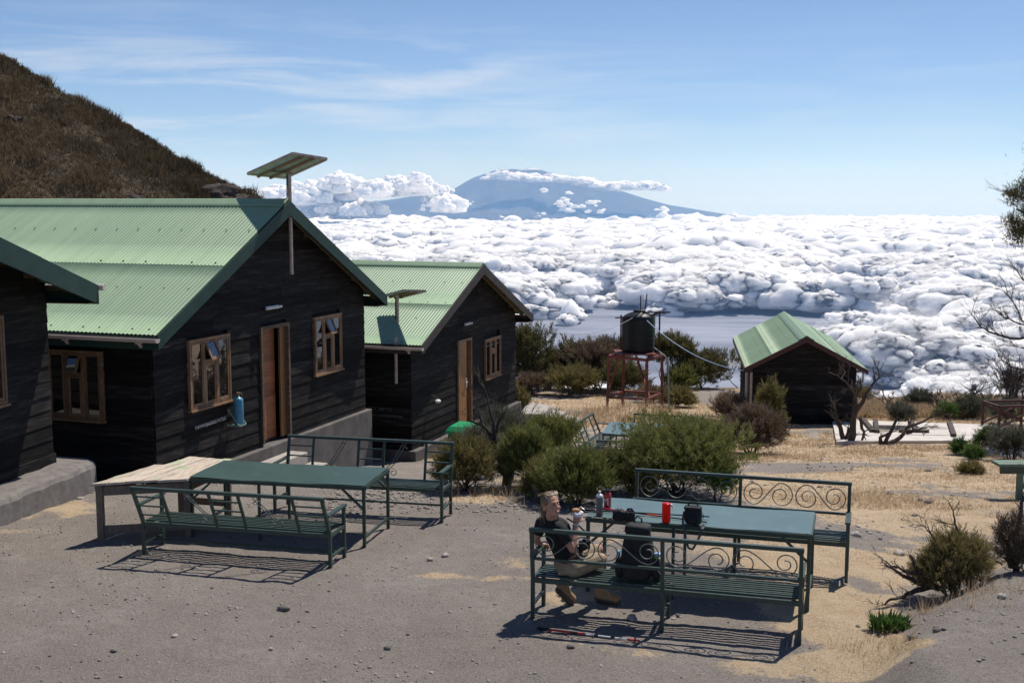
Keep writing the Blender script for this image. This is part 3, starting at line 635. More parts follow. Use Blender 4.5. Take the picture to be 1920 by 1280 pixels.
n_.links.new(tq.outputs['Object'],mq.inputs[0]); n_.links.new(mq.outputs[0],nq.inputs[0]); n_.links.new(nq.outputs[0],rq_.inputs[0]); n_.links.new(rq_.outputs[0],x_.inputs[0])
n_.links.new(t_.outputs[0],x_.inputs[1]); n_.links.new(d_.outputs[0],x_.inputs[2]); n_.links.new(x_.outputs[0],n_.nodes['Material Output'].inputs[0])
tag(np_mesh('haze_sheet',np.stack([X,Y,-1060-drop(X,Y)],-1).reshape(-1,3),grid_faces(len(ys),60),m_haze_sheet,smooth=True),'added thin flat sheet standing in for haze over the plain',kind='stuff')
# --- the far mountain, real distance and height
m_mtn=M('bare_mountain_rock',(.05,.048,.046),(.035,.034,.034),rough=1,scale=.0012,dirt=((.12,.115,.11),.0006,.5,.7,.6))
YM=68000.
pu=[560,620,679,723,793,837,863,876,890,911,925,937,960,981,990,1000,1012,1018,1025,1040,1069,1095,1112,1130,1156,1178,1200,1252,1322,1383,1440,1500,1600]
pv=[392,386,380,376,365,363,348,340,333,326,321,318.5,317.5,318,315.8,316,317,321,323.5,327,337,347,352.5,353,356,363,370,384,395.5,405,411,418,430]
def mtn():
    xs=np.linspace(-13500,20500,620); ys=np.linspace(54000,86000,260); X,Y=np.meshgrid(xs,ys)
    u=960+X/YM*FPX; el=(375.3-np.interp(u,pu,pv))/FPX; P=4+el*YM       # crest height as seen, curvature included
    base=-2300.; n=(fbm(X/2600,Y/5200,5,3)-.5); n2=(fbm(X/700,Y/1500,4,8)-.5)
    d=np.abs(Y-YM)/15500.; 
    Hh=(P-base)*np.exp(-(d**1.25)*1.35)+base; k=np.clip(d*4,0,1)
    ridg=np.abs(fbm(X/1500+3,Y/9000,3,13)-.5)*2
    Z=Hh+k*(n*420+n2*170-ridg*260)+ (1-k)*n2*26
    o=np_mesh('mountain',np.stack([X,Y,Z],-1).reshape(-1,3),grid_faces(260,620),m_mtn,smooth=True)
    nt=m_mtn.node_tree; b=nt.nodes['Principled BSDF']; src=b.inputs['Base Color'].links[0].from_socket   # snow lies high on the summit
    at=nt.nodes.new('ShaderNodeAttribute'); at.attribute_name='snow'; mxx=nt.nodes.new('ShaderNodeMixRGB'); mxx.inputs[2].default_value=(.85,.87,.9,1)
    nt.links.new(at.outputs['Fac'],mxx.inputs[0]); nt.links.new(src,mxx.inputs[1]); nt.links.new(mxx.outputs[0],b.inputs['Base Color'])
    sn=sst(1620,1790,Z)*sst(.46,.6,fbm(X/500,Y/900,4,55))*.8; a=o.data.attributes.new('snow','FLOAT','POINT'); a.data.foreach_set('value',sn.ravel().astype(np.float32))
    tag(o,'broad blue snow-flecked volcano rising above the sea of cloud',kind='structure')
mtn()
# --- clouds
m_cloud=bpy.data.materials.new('cloud'); m_cloud.use_nodes=True
n_=m_cloud.node_tree; b_=n_.nodes['Principled BSDF']; b_.inputs['Base Color'].default_value=(.85,.85,.86,1); b_.inputs['Specular IOR Level'].default_value=0; b_.inputs['Roughness'].default_value=1
b_.subsurface_method='RANDOM_WALK'; b_.inputs['Subsurface Weight'].default_value=1; b_.inputs['Subsurface Radius'].default_value=(1,1,1); b_.inputs['Subsurface Scale'].default_value=160
m_wisp=bpy.data.materials.new('cloud_wisp'); m_wisp.use_nodes=True; n_=m_wisp.node_tree; n_.nodes.remove(n_.nodes['Principled BSDF'])
df=n_.nodes.new('ShaderNodeBsdfDiffuse'); df.inputs[0].default_value=(.9,.9,.92,1); tl=n_.nodes.new('ShaderNodeBsdfTranslucent'); tl.inputs[0].default_value=(.9,.9,.92,1); ms=n_.nodes.new('ShaderNodeMixShader'); n_.links.new(df.outputs[0],ms.inputs[1]); n_.links.new(tl.outputs[0],ms.inputs[2])
ge=n_.nodes.new('ShaderNodeNewGeometry'); vs1=n_.nodes.new('ShaderNodeVectorMath'); vs1.operation='MULTIPLY_ADD'; vs1.inputs[1].default_value=(.4,.4,.4); vs1.inputs[2].default_value=(0,0,.6); vs2=n_.nodes.new('ShaderNodeVectorMath'); vs2.operation='NORMALIZE'; n_.links.new(ge.outputs['Normal'],vs1.inputs[0]); n_.links.new(vs1.outputs[0],vs2.inputs[0]); n_.links.new(vs2.outputs[0],df.inputs['Normal']); ms.inputs[0].default_value=.3
tr_=n_.nodes.new('ShaderNodeBsdfTransparent'); tcc=n_.nodes.new('ShaderNodeTexCoord'); nn=n_.nodes.new('ShaderNodeTexNoise'); nn.inputs['Scale'].default_value=.012; nn.inputs['Detail'].default_value=8; nn.inputs['Roughness'].default_value=.7
mr=n_.nodes.new('ShaderNodeMapRange'); mr.inputs[1].default_value=.42; mr.inputs[2].default_value=.72; mr.inputs[4].default_value=.36; mw=n_.nodes.new('ShaderNodeMixShader')
n_.links.new(tcc.outputs['Object'],nn.inputs[0]); n_.links.new(nn.outputs[0],mr.inputs[0]); n_.links.new(mr.outputs[0],mw.inputs[0]); n_.links.new(tr_.outputs[0],mw.inputs[1]); n_.links.new(ms.outputs[0],mw.inputs[2]); n_.links.new(mw.outputs[0],n_.nodes['Material Output'].inputs[0])
def domes(x,y,s,seed,jr=.95):     # rounded heaps: the highest of randomly sized domes on a jittered grid
    x=x/s; y=y/s; ix=np.floor(x); iy=np.floor(y); best=np.zeros(x.shape)
    for dx in (-1,0,1):
        for dy in (-1,0,1):
            cx=ix+dx; cy=iy+dy; a=_h(cx,cy,1,seed); b=_h(cx,cy,2,seed); c=_h(cx,cy,3,seed)
            px=cx+a; py=cy+b; rad=.45+.55*c; q=((x-px)**2+(y-py)**2)/(rad*rad)
            best=np.maximum(best,np.sqrt(np.clip(1-q,0,1))*rad*jr)
    return best
def worley3(P,s,seed):
    p=P/s; i=np.floor(p); best=np.full(len(P),9.)
    for dx in (-1,0,1):
        for dy in (-1,0,1):
            for dz in (-1,0,1):
                c=i+np.array([dx,dy,dz]); h=[_h(c[:,0]+c[:,2]*57,c[:,1]-c[:,2]*131,k,seed) for k in (1,2,3)]
                q=c+np.stack(h,-1); best=np.minimum(best,((p-q)**2).sum(-1))
    return np.sqrt(best)
def normals(V,n,k):
    g=V.reshape(n,k,3); a=np.gradient(g,axis=1); b=np.gradient(g,axis=0); N=np.cross(a,b); N/=np.linalg.norm(N,axis=-1,keepdims=True)+1e-9; return N.reshape(-1,3)
def cloudsea():
    rr=[3000.]
    while rr[-1]<105000: rr.append(rr[-1]+max(16,rr[-1]*.0042))
    rr=np.array(rr); az=np.linspace(-.47,.53,1150); n,k=len(rr),len(az); AZ,RR=np.meshgrid(az,rr); X=np.sin(AZ)*RR; Y=np.cos(AZ)*RR
    wx=X+500*(fbm(X/900,Y/900,3,1)-.5); wy=Y+500*(fbm(X/900,Y/900,3,2)-.5)
    big=fbm(X/4200,Y/3400,3,21); cov=(big-.5)*2.0
    u=960+np.tan(AZ)*FPX; tv=FPX*(940/RR+RR/(2*RE))+375           # where that stretch of cloud lies
    u=u+300*(fbm(X/2600,Y/2600,3,41)-.5); tv=tv+70*(fbm(X/2200,Y/2600,4,42)-.5)
    def blob(cu,cv,ru,rv): return np.exp(-(((u-cu)/ru)**2+((tv-cv)/rv)**2)**1.5)
    hole=2.4*blob(900,655,540,100)+1.3*blob(1370,622,260,40)+.7*blob(700,492,240,16)+.7*blob(1640,600,260,40)+.4*blob(1180,500,500,10)+.3*blob(1500,450,500,8)
    fill=1.6*blob(1325,618,34,12)+1.2*blob(1010,566,40,10)+.9*blob(1720,690,420,75)+.8*blob(1420,700,60,30)+.5*blob(1300,470,900,50)+.35*blob(1400,530,300,24)
    mid=fbm(wx/1900+5,wy/1500,4,23,.52); far=sst(16000,34000,RR)
    c=(mid-.5)*4.2+(big-.5)*1.8+.42+.42*far-hole*1.25+fill*.75
    c=np.clip(c,0,1.15); e=sst(0,1,c)*.6+.4*c; d0=sst(0,.45,c)
    h=.55*e+.22*c*domes(wx,wy,1500,5)+d0*(.30*domes(wx,wy,760,6)+.22*domes(wx,wy,380,7)+.12*domes(wx,wy,190,8)+.06*domes(wx,wy,95,9))
    H=-1000+270*h+90*(big-.5)
    Hn=H; V=np.stack([X,Y,Hn],-1).reshape(-1,3)
    N=normals(V,n,k); N*=np.sign(N[:,2:3]+1e-9)
    P=V.copy(); w1_=worley3(P,300,4); w2_=worley3(P,115,5); amp=(c.ravel()>.05)
    V=V+N*((.55-w1_)*62*d0.ravel())[:,None]+N*((.5-w2_)*30*d0.ravel())[:,None]
    V[:,2]-=drop(X,Y).ravel()
    F=grid_faces(n,k); cc=c.ravel(); keep=cc[F].min(1)>.004; F=F[keep]
    used=np.unique(F); mp_=np.full(len(V),-1); mp_[used]=np.arange(len(used))
    rs=np.random.RandomState(4); VV=[V[used]]; FF=[mp_[F]]; nb=len(used); prob=[]; WW=[]; WF=[]; wb=[0]
    pr3=[proto(3,40+j) for j in range(7)]
    for lod,(sub,r0,r1,cnt,ra,rb) in enumerate(((4,3500,8500,640,60,210),(4,8500,17000,1700,100,300),(3,17000,38000,3600,140,400),(3,38000,80000,1800,220,560))):
        pr=[proto(sub,j) for j in range(7)]; F0=ICO[sub][1]; got=0; tries=0
        while got<cnt and tries<cnt*30:
            tries+=1; R_=math.sqrt(rs.uniform(r0*r0,r1*r1)); i=int(np.searchsorted(rr,R_)); j=rs.randint(8,k-8); i=min(max(i,1),n-2)
            cv=c[i,j]
            if cv<.02 or (cv>.5 and rs.rand()<.45): continue
            got+=1; cx,cy=X[i,j],Y[i,j]; rad=rs.uniform(ra,rb)*(.45+.6*min(1,cv*1.6)); m=rs.randint(2,5) if lod<2 else 1
            for q in range(m):
                rq=rad*(1 if q==0 else rs.uniform(.4,.75)); ox,oy=(0,0) if q==0 else rs.randn(2)*rad*.8; a_=rs.uniform(0,6.28); P=pr[rs.randint(7)]*[rq*rs.uniform(1,1.5),rq*1.1,rq*rs.uniform(.5,.78)]
                zc=H[i,j]-.42*rq-(cx*cx+cy*cy)/(2*RE); PX=P[:,0]*math.cos(a_)-P[:,1]*math.sin(a_); PY=P[:,0]*math.sin(a_)+P[:,1]*math.cos(a_)
                VV.append(np.stack([PX+cx+ox,PY+cy+oy,np.maximum(P[:,2],-.45*rq)+zc],-1)); FF.append(F0+nb); nb+=len(P)
                if lod<2 and rs.rand()<(1 if lod==0 else .6):
                    for z_ in range(4 if lod==0 else 3):
                        v=rs.randn(3); v/=np.linalg.norm(v); v[2]=abs(v[2])*.8-.1; r3=rq*rs.uniform(.16,.38); Q=pr3[rs.randint(7)]*[r3*1.2,r3,r3*.75]; VV.append(Q+np.array([cx+ox,cy+oy,zc])+v*rq*[1.1,1.0,.55]); FF.append(ICO[3][1]+nb); nb+=len(Q)
                        if rs.rand()<.75: v2=rs.randn(3); v2/=np.linalg.norm(v2); v2[2]=abs(v2[2])*.7+.25; Q=pr3[rs.randint(7)]*[r3*2.6,r3*2.2,r3*1.15]; WW.append(Q+np.array([cx+ox,cy+oy,zc])+v2*rq*[1.15,1.0,.60]); WF.append(ICO[3][1]+wb[0]); wb[0]+=len(Q)
    o=np_mesh('cloud_sea',np.concatenate(VV),None,m_cloud,smooth=True) if False else cloud_join(VV,FF); tag(o,'endless sea of heaped white cloud below the camp',kind='stuff')
    tag(np_mesh('cloud_wisps',np.concatenate(WW),np.concatenate(WF),m_wisp,smooth=True),'soft translucent wisps over the cloud sea',kind='stuff')
def ico(sub):
    import bmesh
    b=bmesh.new(); bmesh.ops.create_icosphere(b,subdivisions=sub,radius=1); V=np.array([v.co[:] for v in b.verts]); F=np.array([[v.index for v in f.verts] for f in b.faces]); b.free(); return V,F
ICO={k:ico(k) for k in (2,3,4,5,6)}
def proto(sub,seed):
    V0,F0=ICO[sub]; w=worley3(V0+seed*7,.85,seed+200); w2=worley3(V0+seed*7,.40,seed+201); w3=worley3(V0+seed*7,.19,seed+202)
    return V0*(1+(.55-w)*.46+(.5-w2)*.30+(.5-w3)*.17)[:,None]
def cloud_join(VV,FF):
    q=FF[0]; tri=np.concatenate([q[:,[0,1,2]],q[:,[0,2,3]]]+FF[1:]); return np_mesh('cloud_sea',np.concatenate(VV),tri,m_cloud,smooth=True)
cloudsea()
def puffs(name,label,items,sub=5,seed=0,flatbase=True):
    VV=[];FF=[];b=0; V0,F0=ICO[sub]
    for (c,r) in items:
        c=np.array(c,float); r=np.array(r if hasattr(r,'__len__') else (r,r,r*.75),float)
        V=V0*r; s=r.mean(); P=V+c
        w=worley3(P,s*.75,seed); w2=worley3(P,s*.34,seed+1); w3=worley3(P,s*.16,seed+2)
        V=V*(1+ (.55-w)*.62)[:,None]+V0*s*((.5-w2)*.30)[:,None]+V0*s*((.5-w3)*.14)[:,None]
        if flatbase: V[:,2]=np.where(V[:,2]<-.35*r[2],-.35*r[2]+(V[:,2]+.35*r[2])*.2,V[:,2])
        VV.append(V+c); FF.append(F0+b); b+=len(V)
    o=np_mesh(name,np.concatenate(VV),np.concatenate(FF),m_cloud,smooth=True); return tag(o,label,kind='stuff')
def pc(u,v,y): p=at_y(u,v,y); return (p.x,p.y,p.z)
rn=random.Random(5); S=44000/FPX      # metres per photo pixel at 44 km
it=[]
for i in range(120):   # the towering bank left of the mountain
    u=rn.uniform(470,862); 
    top=np.interp(u,[470,500,540,600,640,680,720,765,800,830,850,870],[392,352,338,330,322,334,336,318,322,342,352,362])
    v=rn.uniform(top+13,402); r=rn.uniform(13,26)*(1 if v>top+22 else .55)
    if 695<u<870 and v>362 and rn.random()<.88: continue
    if 660<u<800 and 366<v<392 and rn.random()<.75: continue
    it.append((pc(u,v,44000+rn.uniform(-2500,2500)),(r*S*1.25,r*S*1.4,r*S*.82)))
for i in range(26):
    u=rn.uniform(790,850); v=np.interp(u,[790,850],[384,372])+rn.uniform(-14,10); r=rn.uniform(4,10); it.append((pc(u,v,46000),(r*S,r*S,r*S*.9)))
puffs('cloud_bank','towering white cloud bank left of the far volcano',it,5,3)
S=60000/FPX; it=[]
for i in range(84):    # the scarf across the summit
    t=rn.random(); u=908+t*340; v=np.interp(u,[908,935,985,1030,1060,1100,1150,1200,1240],[336,331,336,336,341,343,352,349,354])+rn.uniform(-4,4); r=rn.uniform(7,12)*(.6 if t<.08 or t>.95 else 1)
    it.append((pc(u,v,60000+rn.uniform(-800,800)),(r*S*1.7,r*S*1.4,r*S*.75)))
puffs('cloud_scarf','thin band of white cloud across the volcano summit',it,4,9)
it=[]
for cu,cv,n_c,sp in ((1020,357,4,4),(1068,387,16,14),(1058,378,8,9),(1100,398,4,4),(1118,380,5,5),(1240,398,7,9),(1010,405,6,9),(1068,362,3,4),(1130,396,4,5),(880,380,3,6),(1235,402,5,8),(1390,408,5,16)):
    for i in range(n_c): r=rn.uniform(2.2,6.5)*(1 if n_c>6 else .7); it.append((pc(cu+rn.gauss(0,sp),cv+rn.gauss(0,sp*.5),56000+rn.uniform(-900,900)),(r*S*1.3,r*S*1.2,r*S*.75)))
puffs('cloud_shreds','small white cloud shreds in front of the volcano flank',it,3,19)
# --- haze: the air between camp and volcano
hz=bpy.data.materials.new('air'); hz.use_nodes=True; n_=hz.node_tree; n_.nodes.remove(n_.nodes['Principled BSDF'])
pv_=n_.nodes.new('ShaderNodeVolumePrincipled'); pv_.inputs['Color'].default_value=(.27,.53,1.0,1); pv_.inputs['Absorption Color'].default_value=(1,1,1,1); pv_.inputs['Density'].default_value=1.35e-5; pv_.inputs['Anisotropy'].default_value=.3
n_.links.new(pv_.outputs[0],n_.nodes['Material Output'].inputs['Volume'])
q=MB(); q.box(-106000,106000,-3000,140000,-6200,3200); hb=q.build('haze',hz); tag(hb,'thin blue air between the camp and the volcano',kind='stuff')
# --- steep scrub-covered hillside on the left
m_hill=M('brown_scrub_hillside',(.085,.062,.040),(.045,.036,.025),rough=1,scale=.5,dirt=((.14,.10,.06),.13,.5,.72,.6),bump=.25,bscale=1.2)
def crest(x): return 4.0-.57*(x+32.3)+1.2*(fbm(x*.11,x*0,3,3)-.5)+ .9*sst(-36,-33,x)*sst(-30,-32,x)
def hz_(x,y):
    d=150-y+10*(fbm(x*.03,y*.03,2,66)-.5)*sst(0,20,150-y)
    z=np.where(d>0,crest(x)-d*.52-6*(fbm(x*.06+y*.02,y*.05,4,61)-.5)*sst(0,12,d),crest(x)+d*1.0)
    g=np.abs(fbm(x*.05-y*.03,y*.02,3,71)-.5)*7*sst(3,25,d)
    return z-g+.8*(fbm(x*.5,y*.5,3,62)-.5)
xs=np.linspace(-175,-22,380); ys=np.linspace(88,175,240); X,Y=np.meshgrid(xs,ys)
tag(np_mesh('hillside',np.stack([X,Y,hz_(X,Y)],-1).reshape(-1,3),grid_faces(240,380),m_hill,smooth=True),'steep brown heath-covered hillside behind the huts',kind='structure')
def blades(P,D,Ln,Wd,tn,name,mat,parent=None,loc=None,bend=0.):
    n=len(P); D=D/(np.linalg.norm(D,axis=1,keepdims=True)+1e-9); A=RS.randn(n,3); S_=np.cross(D,A); S_/=np.linalg.norm(S_,axis=1,keepdims=True)+1e-9
    Ln=np.broadcast_to(Ln,(n,))[:,None]; Wd=np.broadcast_to(Wd,(n,))[:,None]
    V=np.stack([P-S_*Wd/2,P+S_*Wd/2,P+D*Ln],1).reshape(-1,3); F=np.arange(3*n).reshape(n,3)
    return np_mesh(name,V,F,mat,parent,tint=np.repeat(tn,3),loc=loc)
m_hs=blade_mat('hill_scrub_leaves',(.058,.050,.028),(.120,.088,.050),(.27,.195,.115))
n=130000; x=RS.uniform(-110,-24,n); y=150-RS.rand(n)**1.25*52; k=fbm(x*.16,y*.16,3,91); keep=RS.rand(n)<sst(.25,.62,k)*.75+.25; x,y=x[keep],y[keep]; n=len(x)
z=hz_(x,y); kk=fbm(x*.4,y*.4,2,95); tn=np.clip(.48+1.5*(fbm(x*.09,y*.09,3,99)-.5)+.25*RS.randn(n),0,1)
m=5; P=np.repeat(np.stack([x,y,z-.05],-1),m,0)+RS.randn(n*m,3)*[.22,.22,.05]; D=RS.randn(n*m,3)*.38+[0,0,1]
blades(P,D,np.repeat(.35+1.0*sst(.45,.8,kk)+.25*RS.rand(n),m)*RS.uniform(.5,1.1,n*m),.11,np.repeat(tn,m)*.8+.2*RS.rand(n*m),'hill_scrub',m_hs).__setitem__('kind','stuff')
bpy.data.objects['hill_scrub']['label']='low heath and dry grass covering the hillside'
m_crag=M('dark_crag_rock',(.075,.058,.048),(.04,.032,.028),rough=.95,scale=1.2,bump=.1)
rn=random.Random(3)
for i,(u,v,r) in enumerate(((250,372,1.5),(262,382,1.2),(22,222,1.2),(398,360,3.4),(425,374,2.8),(440,370,1.8))):
    d=ray(u,v); t=100.
    while t<175 and EYE+d[2]*t>float(hz_(np.array(d[0]*t),np.array(d[1]*t))): t+=.25
    p=Vector((d[0]*t,d[1]*t,EYE+d[2]*t)); V0,F0=ICO[4]; r*=.62; V=V0*np.array([r*1.6,r,r*.7]); w=worley3(V+i*9,r*.7,i); V=V*(1+(.5-w)*.7)[:,None]; w=worley3(V+i*9,r*.2,i+50); V=V*(1+(.5-w)*.25)[:,None]
    o=np_mesh('rock_outcrop',V+np.array(p)-np.array([0,0,r*.25]),F0,m_crag,tint=np.full(len(V),.4),loc=tuple(p)); 
    tag(o,['jagged rock outcrop just above the hut roof','low rock beside the jagged outcrop above the roof','rock outcrop at the left edge of the hillside','big dark crag where the hillside meets the hut ridge','dark broken crag at the lower right end of the hillside','last dark rock at the foot of the hillside crest'][i],'rock',group='rock outcrops on the hillside')
# ================================================================= FURNITURE AND THINGS
def spiral(c,r,turns,a0,cw=1,sh=.22,n=26):
    pts=[]
    for i in range(n+1):
        t=i/n; a=a0+cw*turns*2*math.pi*t; q=r*(1-t)+r*sh*t; pts.append((c[0]+q*math.cos(a),c[1]+q*math.sin(a)))
    return pts
def place2(P,Q):
    P=Vector(P);Q=Vector(Q); d=Q-P; return P,math.atan2(d.y,d.x),Vector((d.x,d.y,0)).length
def bench(P,Q,label,style,H=.9,seat=.42,depth=.42,lean=.04,arm=.62,group=None,z=None,flip=False,name='metal_bench',mid=True):
    """back feet run from P to Q, the seat lies to the left of P->Q"""
    P,rz,L=place2(P,Q); e=empty(name,(P.x,P.y,P.z),rz,label=label,cat='bench',group=group)
    t=.035; back=lambda zz: -lean*max(0,(zz-seat))/(H-seat)
    xs=[0,L/2,L] if (mid and style=='scroll') else [0,L]
    for x in xs:
        m=MB(); m.beam((x,0,-.02),(x,0,seat),t,t,(0,1,0)); m.beam((x,0,seat),(x,back(H),H-.02),t,t,(0,1,0)); m.build('back_post',m_green,e)
        m=MB(); top=arm if x in (0,L) else seat-.02; m.beam((x,depth,-.02),(x,depth,top),t,t,(0,1,0)); m.build('front_leg',m_green,e)
        m=MB(); m.beam((x,t/2,.15),(x,depth-t/2,.15),.03,.022); m.build('foot_rail',m_green,e); m=MB(); m.beam((x,t/2,seat-.03),(x,depth-t/2,seat-.03),.03,.04); m.build('side_rail',m_green,e)
        if x in (0,L):
            m=MB(); s_=-1 if x==0 else 1
            m.hexa([(x-.03,back(arm)+.01,arm),(x+.03,back(arm)+.01,arm),(x+.03,depth+.04,arm),(x-.03,depth+.04,arm)],[(x-.03,back(arm)+.01,arm+.02),(x+.03,back(arm)+.01,arm+.02),(x+.03,depth+.04,arm+.02),(x-.03,depth+.04,arm+.02)]); m.build('armrest',m_green,e)
    m=MB(); m.beam((-t/2-.005,back(H),H),(L+t/2+.005,back(H),H),.045,.035,(0,0,1)); m.build('top_rail',m_green,e)
    m=MB(); m.beam((t/2,.002,seat-.03),(L-t/2,.002,seat-.03),.03,.045); m.beam((t/2,depth,seat-.03),(L-t/2,depth,seat-.03),.03,.045)
    if style=='ladder': m.beam((t/2,depth*.5,.15),(L-t/2,depth*.5,.15),.022,.022)
    m.build('seat_frame',m_green,e)
    m=MB(); n=7
    for i in range(n):
        y=.045+(depth-.07)*i/(n-1); m.cur=random.random(); w=random.uniform(-.003,.003)
        m.hexa([(.02,y-.013,seat-.004+w),(L-.02,y-.013,seat-.004-w),(L-.02,y+.013,seat-.004-w),(.02,y+.013,seat-.004+w)],[(.02,y-.013,seat+.010+w),(L-.02,y-.013,seat+.010-w),(L-.02,y+.013,seat+.010-w),(.02,y+.013,seat+.010+w)])
    m.build('seat_slats',m_green,e)
    if style=='scroll':
        zl=seat+.19; m=MB(); m.beam((t/2,back(zl),zl),(L-t/2,back(zl),zl),.03,.025); m.build('lower_back_rail',m_green,e)
        r_h=(H-.03-zl)/2; zc=(H-.02+zl)/2
        for hseg in range(2):
            x0=hseg*L/2+.02; w=L/2-.04
            def P3(p): return (p[0],back(p[1]),p[1])
            def curve(pts,nm='scroll'):
                q=MB(); q.tube([P3(p) for p in pts],.0065,5); q.build(nm,m_scroll,e)
            # two mirrored S scrolls: a curl at the post swings under, climbs to the top rail and rolls into a curl at the middle
            RA,RB=r_h*.88,r_h*.93; xm=x0+w/2
            for sg in (1,-1):
                xe=x0 if sg==1 else x0+w; mir=lambda p:(xe+sg*p[0],p[1]); cA=(RA+.004,zc+.012); cB=(w/2-RB-.002,zc-.006)
                A_=spiral(cA,RA,1.55,-math.pi/2,-1,.25,34)[::-1]; B_=spiral(cB,RB,1.5,math.pi/2,-1,.28,34)
                xa,xb=cA[0],cB[0]; za,zb=A_[-1][1],B_[0][1]
                mids=[(xa+(xb-xa)*f,za+(zb-za)*(f*f*(3-2*f))) for f in (.15,.3,.45,.6,.75,.9)]
                curve([mir(p) for p in A_+mids+B_])
    else:
        gw=L*.155
        for k,x0 in enumerate((.0,L/2-gw/2-.03,L-gw)):
            m=MB()
            for x in (x0,x0+gw):
                if x<.01 or x>L-.01: continue
                m.beam((x,back(seat)+.0,seat),(x,back(H),H-.018),.03,.024,(0,1,0))
            for q in (.26,.55,.84):
                z_=H-(H-seat)*q*.95; m.beam((x0+.016,back(z_),z_),(x0+gw-.016,back(z_),z_),.02,.016)
            m.build('back_ladder',m_green,e)
        for k,x0 in enumerate((L*.335,L*.70)):
            q=MB(); f=lambda x,zz:(x,back(zz)+random.uniform(-.02,.0),zz)
            for d in (0,.045):
                q.tube([f(x0-.13+d,H-.03),f(x0-.08+d,H-.12),f(x0+.02+d,seat+.18),f(x0+.10+d,seat+.10)],.006,5)
            for (cx,cz,r) in ((x0+.03,seat+.07,.055),(x0+.13,seat+.08,.05)):
                q.tube([(a_[0],back(a_[1])-.01,a_[1]) for a_ in spiral((cx,cz),r,1.2,1.0,1,.3,16)],.0055,5)
            q.tube([f(x0-.15,H-.10),f(x0-.10,H-.06),f(x0-.05,H-.07)],.006,5)
            q.build('bent_ornament',m_scroll,e)
    return e
def table(P4,zt,label,mat,legz,group,name='metal_table'):
    """corner points near-left, near-right, far-right, far-left"""
    A,B,C_,D_=[Vector(p) for p in P4]; A=(A+ (B-C_+D_))/2 ; base=Vector((A.x,A.y,legz)); t=empty(name,base,math.atan2(B.y-A.y,B.x-A.x),label=label,cat='table',group=group)
    L=(B-A).length; X=(B-A).normalized(); Yv=Vector((-X.y,X.x,0)); Wd=(C_-B).dot(Yv); h=zt-legz
    m=MB(); nx,ny=16,5
    V=[]
    for iy in range(ny+1):
        for ix in range(nx+1):
            a=ix/nx;b=iy/ny; V.append((a*L,b*Wd,h-.010*math.sin(math.pi*a)*(1+.5*math.sin(b*3))+.004*math.sin(a*17+b*5)+ (.0)))
    k=nx+1; m.add(V,[(j*k+i,j*k+i+1,(j+1)*k+i+1,(j+1)*k+i) for j in range(ny) for i in range(nx)])
    V2=[(x,y,z-.004) for x,y,z in V]; m.add(V2,[((j+1)*k+i,(j+1)*k+i+1,j*k+i+1,j*k+i) for j in range(ny) for i in range(nx)])
    m.build('tabletop',mat,t,smooth=True)
    m=MB(); zf=h-.035
    m.beam((0,0,zf),(L,0,zf-.0),.03,.04);m.beam((0,Wd,zf),(L,Wd,zf),.03,.04);m.beam((0,.015,zf),(0,Wd-.015,zf),.03,.04);m.beam((L,.015,zf),(L,Wd-.015,zf),.03,.04)
    m.build('top_frame',m_green,t)
    for x in (.015,L-.015):
        for y in (.015,Wd-.015):
            m=MB(); m.beam((x,y,-.03),(x,y,zf),.035,.035,(0,1,0)); m.build('leg',m_green,t)
        m=MB(); m.beam((x,.033,.12),(x,Wd-.033,.12),.025,.03); m.build('foot_rail',m_green,t)
    for x in (.015,L-.015):
        s_=1 if x<1 else -1
        for y in (.0,Wd): 
            m=MB(); m.beam((x,y+(.0),h*.62),(x+s_*.27,y,zf-.01),.02,.025); m.build('brace',m_green,t)
        m=MB(); m.beam((x,Wd-.03,h*.68),(x,Wd-.24,zf),.02,.02); m.build('brace',m_green,t)
    for x in (L*.40,):
        for y in (.015,Wd-.015):
            m=MB(); m.beam((x,y,-.03),(x,y,zf-.02),.03,.03,(0,1,0)); m.build('leg',m_green,t)
    return t
gB='green metal benches around the picnic tables'; gT='green sheet-metal picnic tables'
z0=Gl(1.4,10.7)
def onz(x,y,dz=0): return Vector((x,y,Gl(x,y)+dz))
bR=bench((.20,11.02,.0),(2.60,10.34,.0),'scroll-backed green bench in front with the seated woman and black backpack','scroll',group=gB,lean=.05)
# the seat lies to the left of the line, so the far bench runs the other way
bench((3.66,12.58,0),(1.42,13.26,0),'scroll-backed green bench behind the table with the bottles','scroll',group=gB,H=.94)
tR=table([(.74,11.91,.78),(2.91,11.24,.78),(3.24,12.02,.78),(1.12,12.64,.78)],.78,'blue-green metal table holding the bottles, bags and trekking poles',m_top2,0,gT)
bench((-4.21,13.20,-.05),(-2.00,12.68,-.05),'ladder-backed green bench in front of the left table, leaning back','ladder',group=gB,H=.85,lean=.20)
bench((-.80,15.12,-.05),(-3.02,15.62,-.05),'ladder-backed green bench on the hut side of the left table','ladder',group=gB,H=.9,lean=.10)
tL=table([(-3.86,13.96,.7),(-1.72,13.53,.7),(-1.44,14.44,.7),(-3.62,14.9,.7)],.70,'dark green metal table joined to the old wooden table',m_top,-.05,gT)
